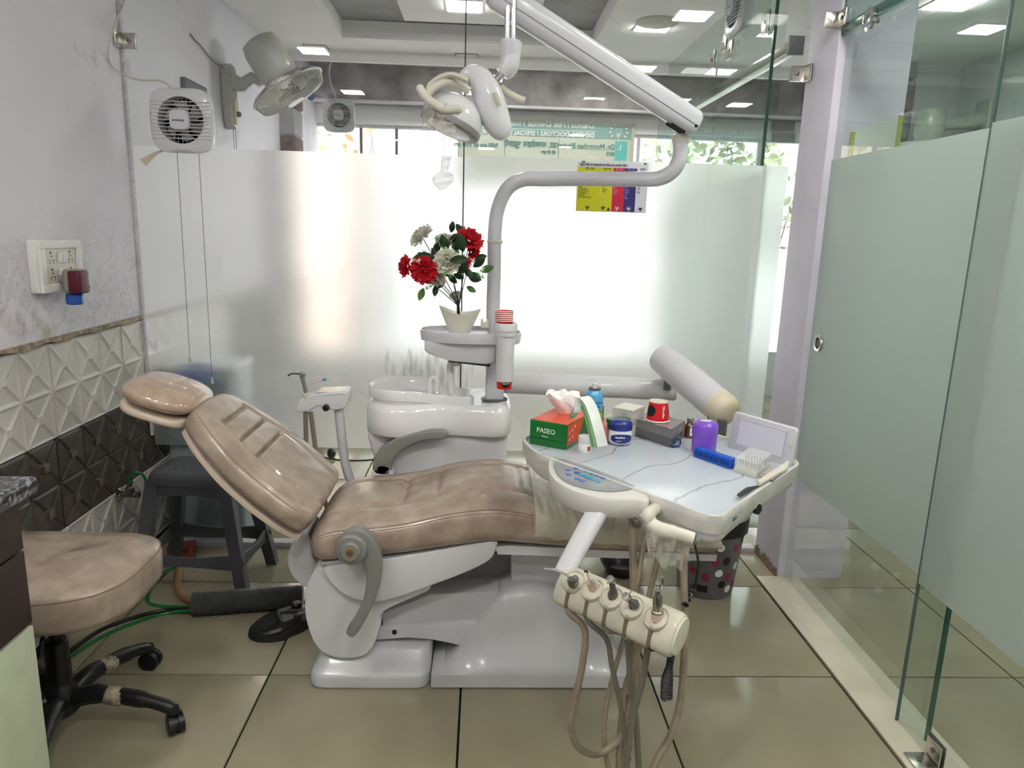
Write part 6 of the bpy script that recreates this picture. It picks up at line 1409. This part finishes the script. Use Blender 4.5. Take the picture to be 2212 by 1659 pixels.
obj('pedal_knob', MB().lathe([(.014, 0), (.014, .010), (.001, .013)], b+Rp @ Vector((.05, -.035, .058)), seg=18), black, t)
# waste bin with dots
bc = W(1500, 1232, Z=0); bc = Vector((.915, 2.62, 0))
bin_ = thing('waste_bin', 'dark grey waste bin with white, black and pink dots', 'bin', bc)
bm_ = mat('bin_grey', (108, 105, 108), .4)
def binr(z): return .108+.032*z/.32
obj('bin_body', MB().lathe([(binr(0)-.006, 0), (binr(0), .006), (binr(.31), .31), (binr(.32)+.004, .316), (binr(.32)+.004, .326), (binr(.31)-.002, .322), (binr(.3)-.004, .30), (binr(0)-.004, .01)], bc, seg=40), bm_, bin_)
dots = [(-.9, .26, 0), (-.5, .20, 1), (-.25, .27, 2), (.05, .23, 0), (.3, .17, 1), (.1, .12, 0), (-.3, .10, 2), (.45, .10, 2), (.62, .22, 2), (.5, .28, 0), (.75, .14, 0), (.25, .07, 1), (-.05, .17, 2), (-.75, .12, 2), (.9, .25, 1), (-.55, .05, 1), (.55, .045, 0), (-1.15, .18, 2), (.85, .06, 2), (.2, .29, 1)]
dm = [print_white, mat('dot_black', (24, 22, 24), .5), mat('dot_pink', (150, 40, 84), .5)]
for az, zc_, ci in dots:
    def fn(u, v):
        a = 2*PI*u; dx, dz = .016*v*math.cos(a), .016*v*math.sin(a); r = binr(zc_+dz)+.0006; an = az+dx/r
        return bc+Vector((r*math.sin(an), -r*math.cos(an), zc_+dz))
    obj('dot', MB().grid(fn, 18, 2), dm[ci], bin_, smooth=60)
obj('bin_badge', MB().grid(lambda u, v: bc+Vector(((binr(.05)+.001)*math.sin(-.72+.5*u), -(binr(.05)+.001)*math.cos(-.72+.5*u), .035+.028*v)), 8, 1), black, bin_)
obj('bin_bag', MB().lathe([(binr(.3)+.008, .27), (binr(.3)+.010, .31), (binr(.32)+.008, .332), (binr(.3)-.01, .325)], bc, seg=40, cap=False), black, bin_)
# black bowl
p = Vector((.60, 2.74, 0))
t = thing('black_bowl', 'low black round bowl on the floor behind the chair foot', 'bowl', p)
obj('bowl', MB().lathe([(.05, 0), (.06, .003), (.088, .05), (.090, .056), (.084, .052), (.056, .008), (.001, .008)], p, seg=32), black, t)
# things seen on the floor behind the unit
p = W(716, 978, Z=.03)
single('black_plug', MB().lathe([(.022, 0), (.026, .01), (.026, .03), (.015, .045), (.001, .05)], (p.x, p.y, .008), (0, 0, 1), 16), black, 'small black rubber foot on the floor behind the glass', 'foot', (p.x, p.y, 0))
q = [W(x, y, Z=.006) for x, y in ((640, 972), (690, 985), (740, 994), (800, 993), (830, 985))]
single('thin_lead', MB().tube(crv(q, 6), .004, 6), black, 'thin black lead on the far floor left of the spittoon unit', 'cable', q[0])
p = W(1165, 1022, Y=2.5)
t = thing('side_basin', 'round grey rimmed bowl behind the seat, left of the touch panel', 'bowl', (p.x, p.y, p.z))
obj('bowl', MB().lathe([(.030, -.055), (.045, -.04), (.058, -.004), (.060, .0), (.056, -.002), (.040, -.036), (.001, -.04)], p, seg=30), dark_grey, t)
obj('bowl_ring', MB().lathe([(.056, -.001), (.061, .003), (.056, .005)], p, seg=30), steel, t)
obj('bowl_stem', MB().tube([p+Vector((0, 0, -.05)), Vector((p.x, p.y, .0))], .012, 10), dark_metal, t)
# angle valve on the tiled wall with green tube
vp = W(270, 1068, X=XL+.03)
t = thing('angle_valve', 'chrome angle valve on the tiled wall by the plastic stool', 'valve', (XL+.01, vp.y, vp.z))
yy, zz = vp.y, vp.z
obj('flange', MB().lathe([(.026, 0), (.028, .004), (.018, .012), (.013, .014)], (XL+.008, yy, zz), (1, 0, 0), 20), chrome, t)
obj('body', MB().tube([Vector((XL+.015, yy, zz)), Vector((XL+.085, yy+.0, zz))], .0115, 14), dark_metal, t)
obj('spindle', MB().lathe([(.016, .0), (.017, .024), (.013, .028), (.010, .030), (.010, .040), (.014, .042), (.014, .048), (.001, .049)], (XL+.05, yy, zz+.004), (0, 0, 1), 16), dark_metal, t)
q = [Vector((XL+.05, yy, zz+.05)), Vector((XL+.053, yy, zz+.075)), Vector((XL+.085, yy+.01, zz+.085)), Vector((XL+.108, yy+.01, zz+.05)), Vector((XL+.112, yy+.01, zz-.05)), Vector((XL+.12, yy+.02, zz-.16))]
single('valve_tube', MB().tube(crv(q, 7), .005, 8), gr_, 'thin green tube arching out of the angle valve', 'tube', q[0])
single('brick_piece', MB().box((-1.24, 2.84, .03), (.11, .06, .06), Matrix.Rotation(.3, 3, 'Z'), .006), mat('brick', (140, 76, 58), .9, var=.4, vscale=40, bump=.6), 'broken reddish brick on the floor behind the plastic stool', 'brick', (-1.24, 2.84, 0))

# ================================================================== WASTE SORTING SIGN on the film
sx0, sx1 = W(1246, 400, Y=YB-.006).x, W(1398, 400, Y=YB-.006).x; z1_, z0_ = 1.657, 1.468
yS = YB-.008
t = thing('waste_chart', 'small five-column yellow, red, purple and white waste sorting chart on the film', 'sign', ((sx0+sx1)/2, yS, z0_))
wd_, hd = sx1-sx0, z1_-z0_
obj('board', MB().box(((sx0+sx1)/2, yS, (z0_+z1_)/2), (wd_, .004, hd), bevel=.001), mat('chart_white', (216, 216, 226), .35), t)
ys = yS-.0026
yel, redc, pur = mat('chart_yellow', (206, 204, 20), .35), mat('chart_red', (200, 30, 62), .35), mat('chart_purple', (52, 34, 110), .35)
cols = [(0, .34, yel), (.345, .50, yel), (.505, .67, redc), (.672, .838, pur)]
hz1 = z1_-.017
for a, b_, m_ in cols:
    obj('column_panel', MB().box((sx0+wd_*(a+b_)/2, ys, (z0_+hz1)/2+.001), (wd_*(b_-a), .0008, hz1-z0_-.004)), m_, t)
def zt(s, fx, z, size, m_, sx=1, al='LEFT'): text('chart_text', s, size, Vector((sx0+wd_*fx, ys-.0006, z)), (1, 0, 0), uz, m_, t, align=al, sx=sx, bold=.0002)
zt('सृजन बिंदु पर पृथक्करण के लिए कलर कोडिंग निर्देश', .03, z1_-.013, .0115, print_black, .86)
pk = mat('chart_pink', (226, 130, 150), .5); lp_ = mat('chart_lilac', (150, 140, 210), .5)
for fx, m_, s_, sx in ((.17, print_black, 'पीला बैग', 1), (.42, print_black, 'पीला बैग', .9), (.588, pk, 'लाल बैग', .9), (.755, lp_, 'नीला बैग', .9)): zt(s_, fx, z1_-.028, .011, m_, sx, 'CENTER')
zt('पंचर-रोधी', .92, z1_-.022, .007, print_black, .8, 'CENTER'); zt('लीक प्रूफ', .92, z1_-.031, .007, print_black, .8, 'CENTER')
random.seed(2)
wds = ['मानव', 'अंग', 'पट्टी', 'रुई', 'दवा', 'खून', 'सुई', 'प्लास्टर', 'कपड़ा', 'बोतल', 'दस्ताने', 'कांच', 'धातु', 'ब्लेड', 'और', 'से', 'सने', 'हुए']
for fx, nl, wl_, m_ in ((.02, 9, 4, print_black), (.36, 6, 2, print_black), (.52, 7, 2, pk), (.685, 9, 2, lp_), (.86, 6, 1, print_black)):
    for k in range(nl):
        nwd = max(1, wl_-(k % 3 == 0)-(k % 4 == 3)*1)
        zt(('- ' if m_ is print_black and k % 2 == 0 else '')+' '.join(random.choice(wds) for _ in range(nwd)), fx, z1_-.074-.0078*k, .0072, m_, .72)
def biohaz(cx, cz, r, m_):
    mb = MB()
    for k in range(3):
        a = PI/2+k*2*PI/3; c = Vector((cx+.52*r*math.cos(a), ys-.001, cz+.52*r*math.sin(a)))
        arc = [c+Vector((.50*r*math.cos(q), 0, .50*r*math.sin(q))) for q in [a+.55+(2*PI-1.1)*j/14 for j in range(15)]]
        mb.tube(arc, [.02*r+.12*r*math.sin(PI*j/14) for j in range(15)], 6)
    mb.tube([Vector((cx+.36*r*math.cos(q), ys-.001, cz+.36*r*math.sin(q))) for q in [2*PI*j/18 for j in range(19)]], .06*r, 6)
    obj('biohazard_mark', mb, m_, t)
for fx, m_ in ((.16, print_black), (.385, print_black), (.585, print_white), (.752, print_white), (.92, print_black)): biohaz(sx0+wd_*fx, z0_+.015, .0105, m_)
obj('warning_triangle', MB().prism([Vector((sx0+wd_*.435, ys-.0005, z0_+.006)), Vector((sx0+wd_*.49, ys-.0005, z0_+.006)), Vector((sx0+wd_*.4625, ys-.0005, z0_+.018))], (0, -.0008, 0)), print_black, t)
obj('tape_tab', MB().box((sx0+.022, ys, z1_+.001), (.014, .002, .006)), mat('tape', (110, 96, 90), .6), t); obj('tape_tab', MB().box((sx1-.014, ys, z1_+.001), (.012, .002, .006)), bpy.data.materials['tape'], t)

# ================================================================== BEYOND THE SLIDING DOOR
struct('wall_corridor', MB().box((2.875, 4.85, 1.25), (.34, .1, 2.5)), wall_paint)
w9 = struct('window_9', quad_y(2.0, 5.2, 2.2, .02, 2.5), glass_green)
tp2 = struct('wall_stone', MB().box((2.66, 4.86, 1.25), (.10, .16, 2.5)), concrete)
random.seed(6); z = .9
while z < 2.4:
    h = random.uniform(.12, .2); obj('stone', MB().box((2.645, 4.80, z+h/2), (.13, .16, h-.01), bevel=.012), random.choice([concrete, tray_grey]), tp2); z += h
a = W(2110, 258, Y=4.5); a.x = 3.035; mo = W(2008, 268, Y=4.5)
t = thing('wall_fan', 'grey wall fan with a rounded motor seen through the sliding glass door', 'fan', (3.035, 4.5, a.z))
obj('wall_plate', MB().box((3.025, 4.5, a.z-.01), (.03, .14, .24), bevel=.012), fw, t)
obj('bracket_arm', MB().tube([Vector((3.03, 4.5, a.z)), Vector((mo.x+.14, 4.5, a.z-.03)), Vector((mo.x+.04, 4.5, mo.z))], [.055, .035, .04], 12), fw, t)
obj('motor_housing', MB().lathe([(.07, -.10), (.085, -.06), (.085, .06), (.07, .085), (.02, .095)], (mo.x, 4.5, mo.z), (0, 0, 1), 24), fw, t)
obj('guard', MB().lathe([(.19, -.17), (.195, -.16), (.19, -.12), (.05, -.10)], (mo.x-.02, 4.5, mo.z), (0, 0, 1), 40), mat('guard_mesh', (190, 190, 176), .5), t)
a0_, a1_ = W(1838, 285, Y=2.694), W(1940, 248, Y=2.694); zb_ = a0_.z-.16
t = thing('notice_board', 'pale notice with yellow-green edges on the column behind the sliding door', 'notice', (a0_.x, 2.694, zb_))
obj('board', MB().prism([Vector((a0_.x, 2.694, zb_)), Vector((1.515, 2.694, zb_)), Vector((1.515, 2.694, a1_.z)), Vector((a0_.x, 2.694, a0_.z))], (0, .004, 0)), mat('board_white', (206, 212, 204), .4), t)
for xx, zz_ in ((a0_.x+.008, a0_.z), (1.505, a1_.z-.002)): obj('green_edge', MB().box((xx, 2.6925, (zb_+zz_)/2), (.016, .003, zz_-zb_)), mat('edge_green', (160, 176, 84), .5) if xx < 1.45 else bpy.data.materials['edge_green'], t)
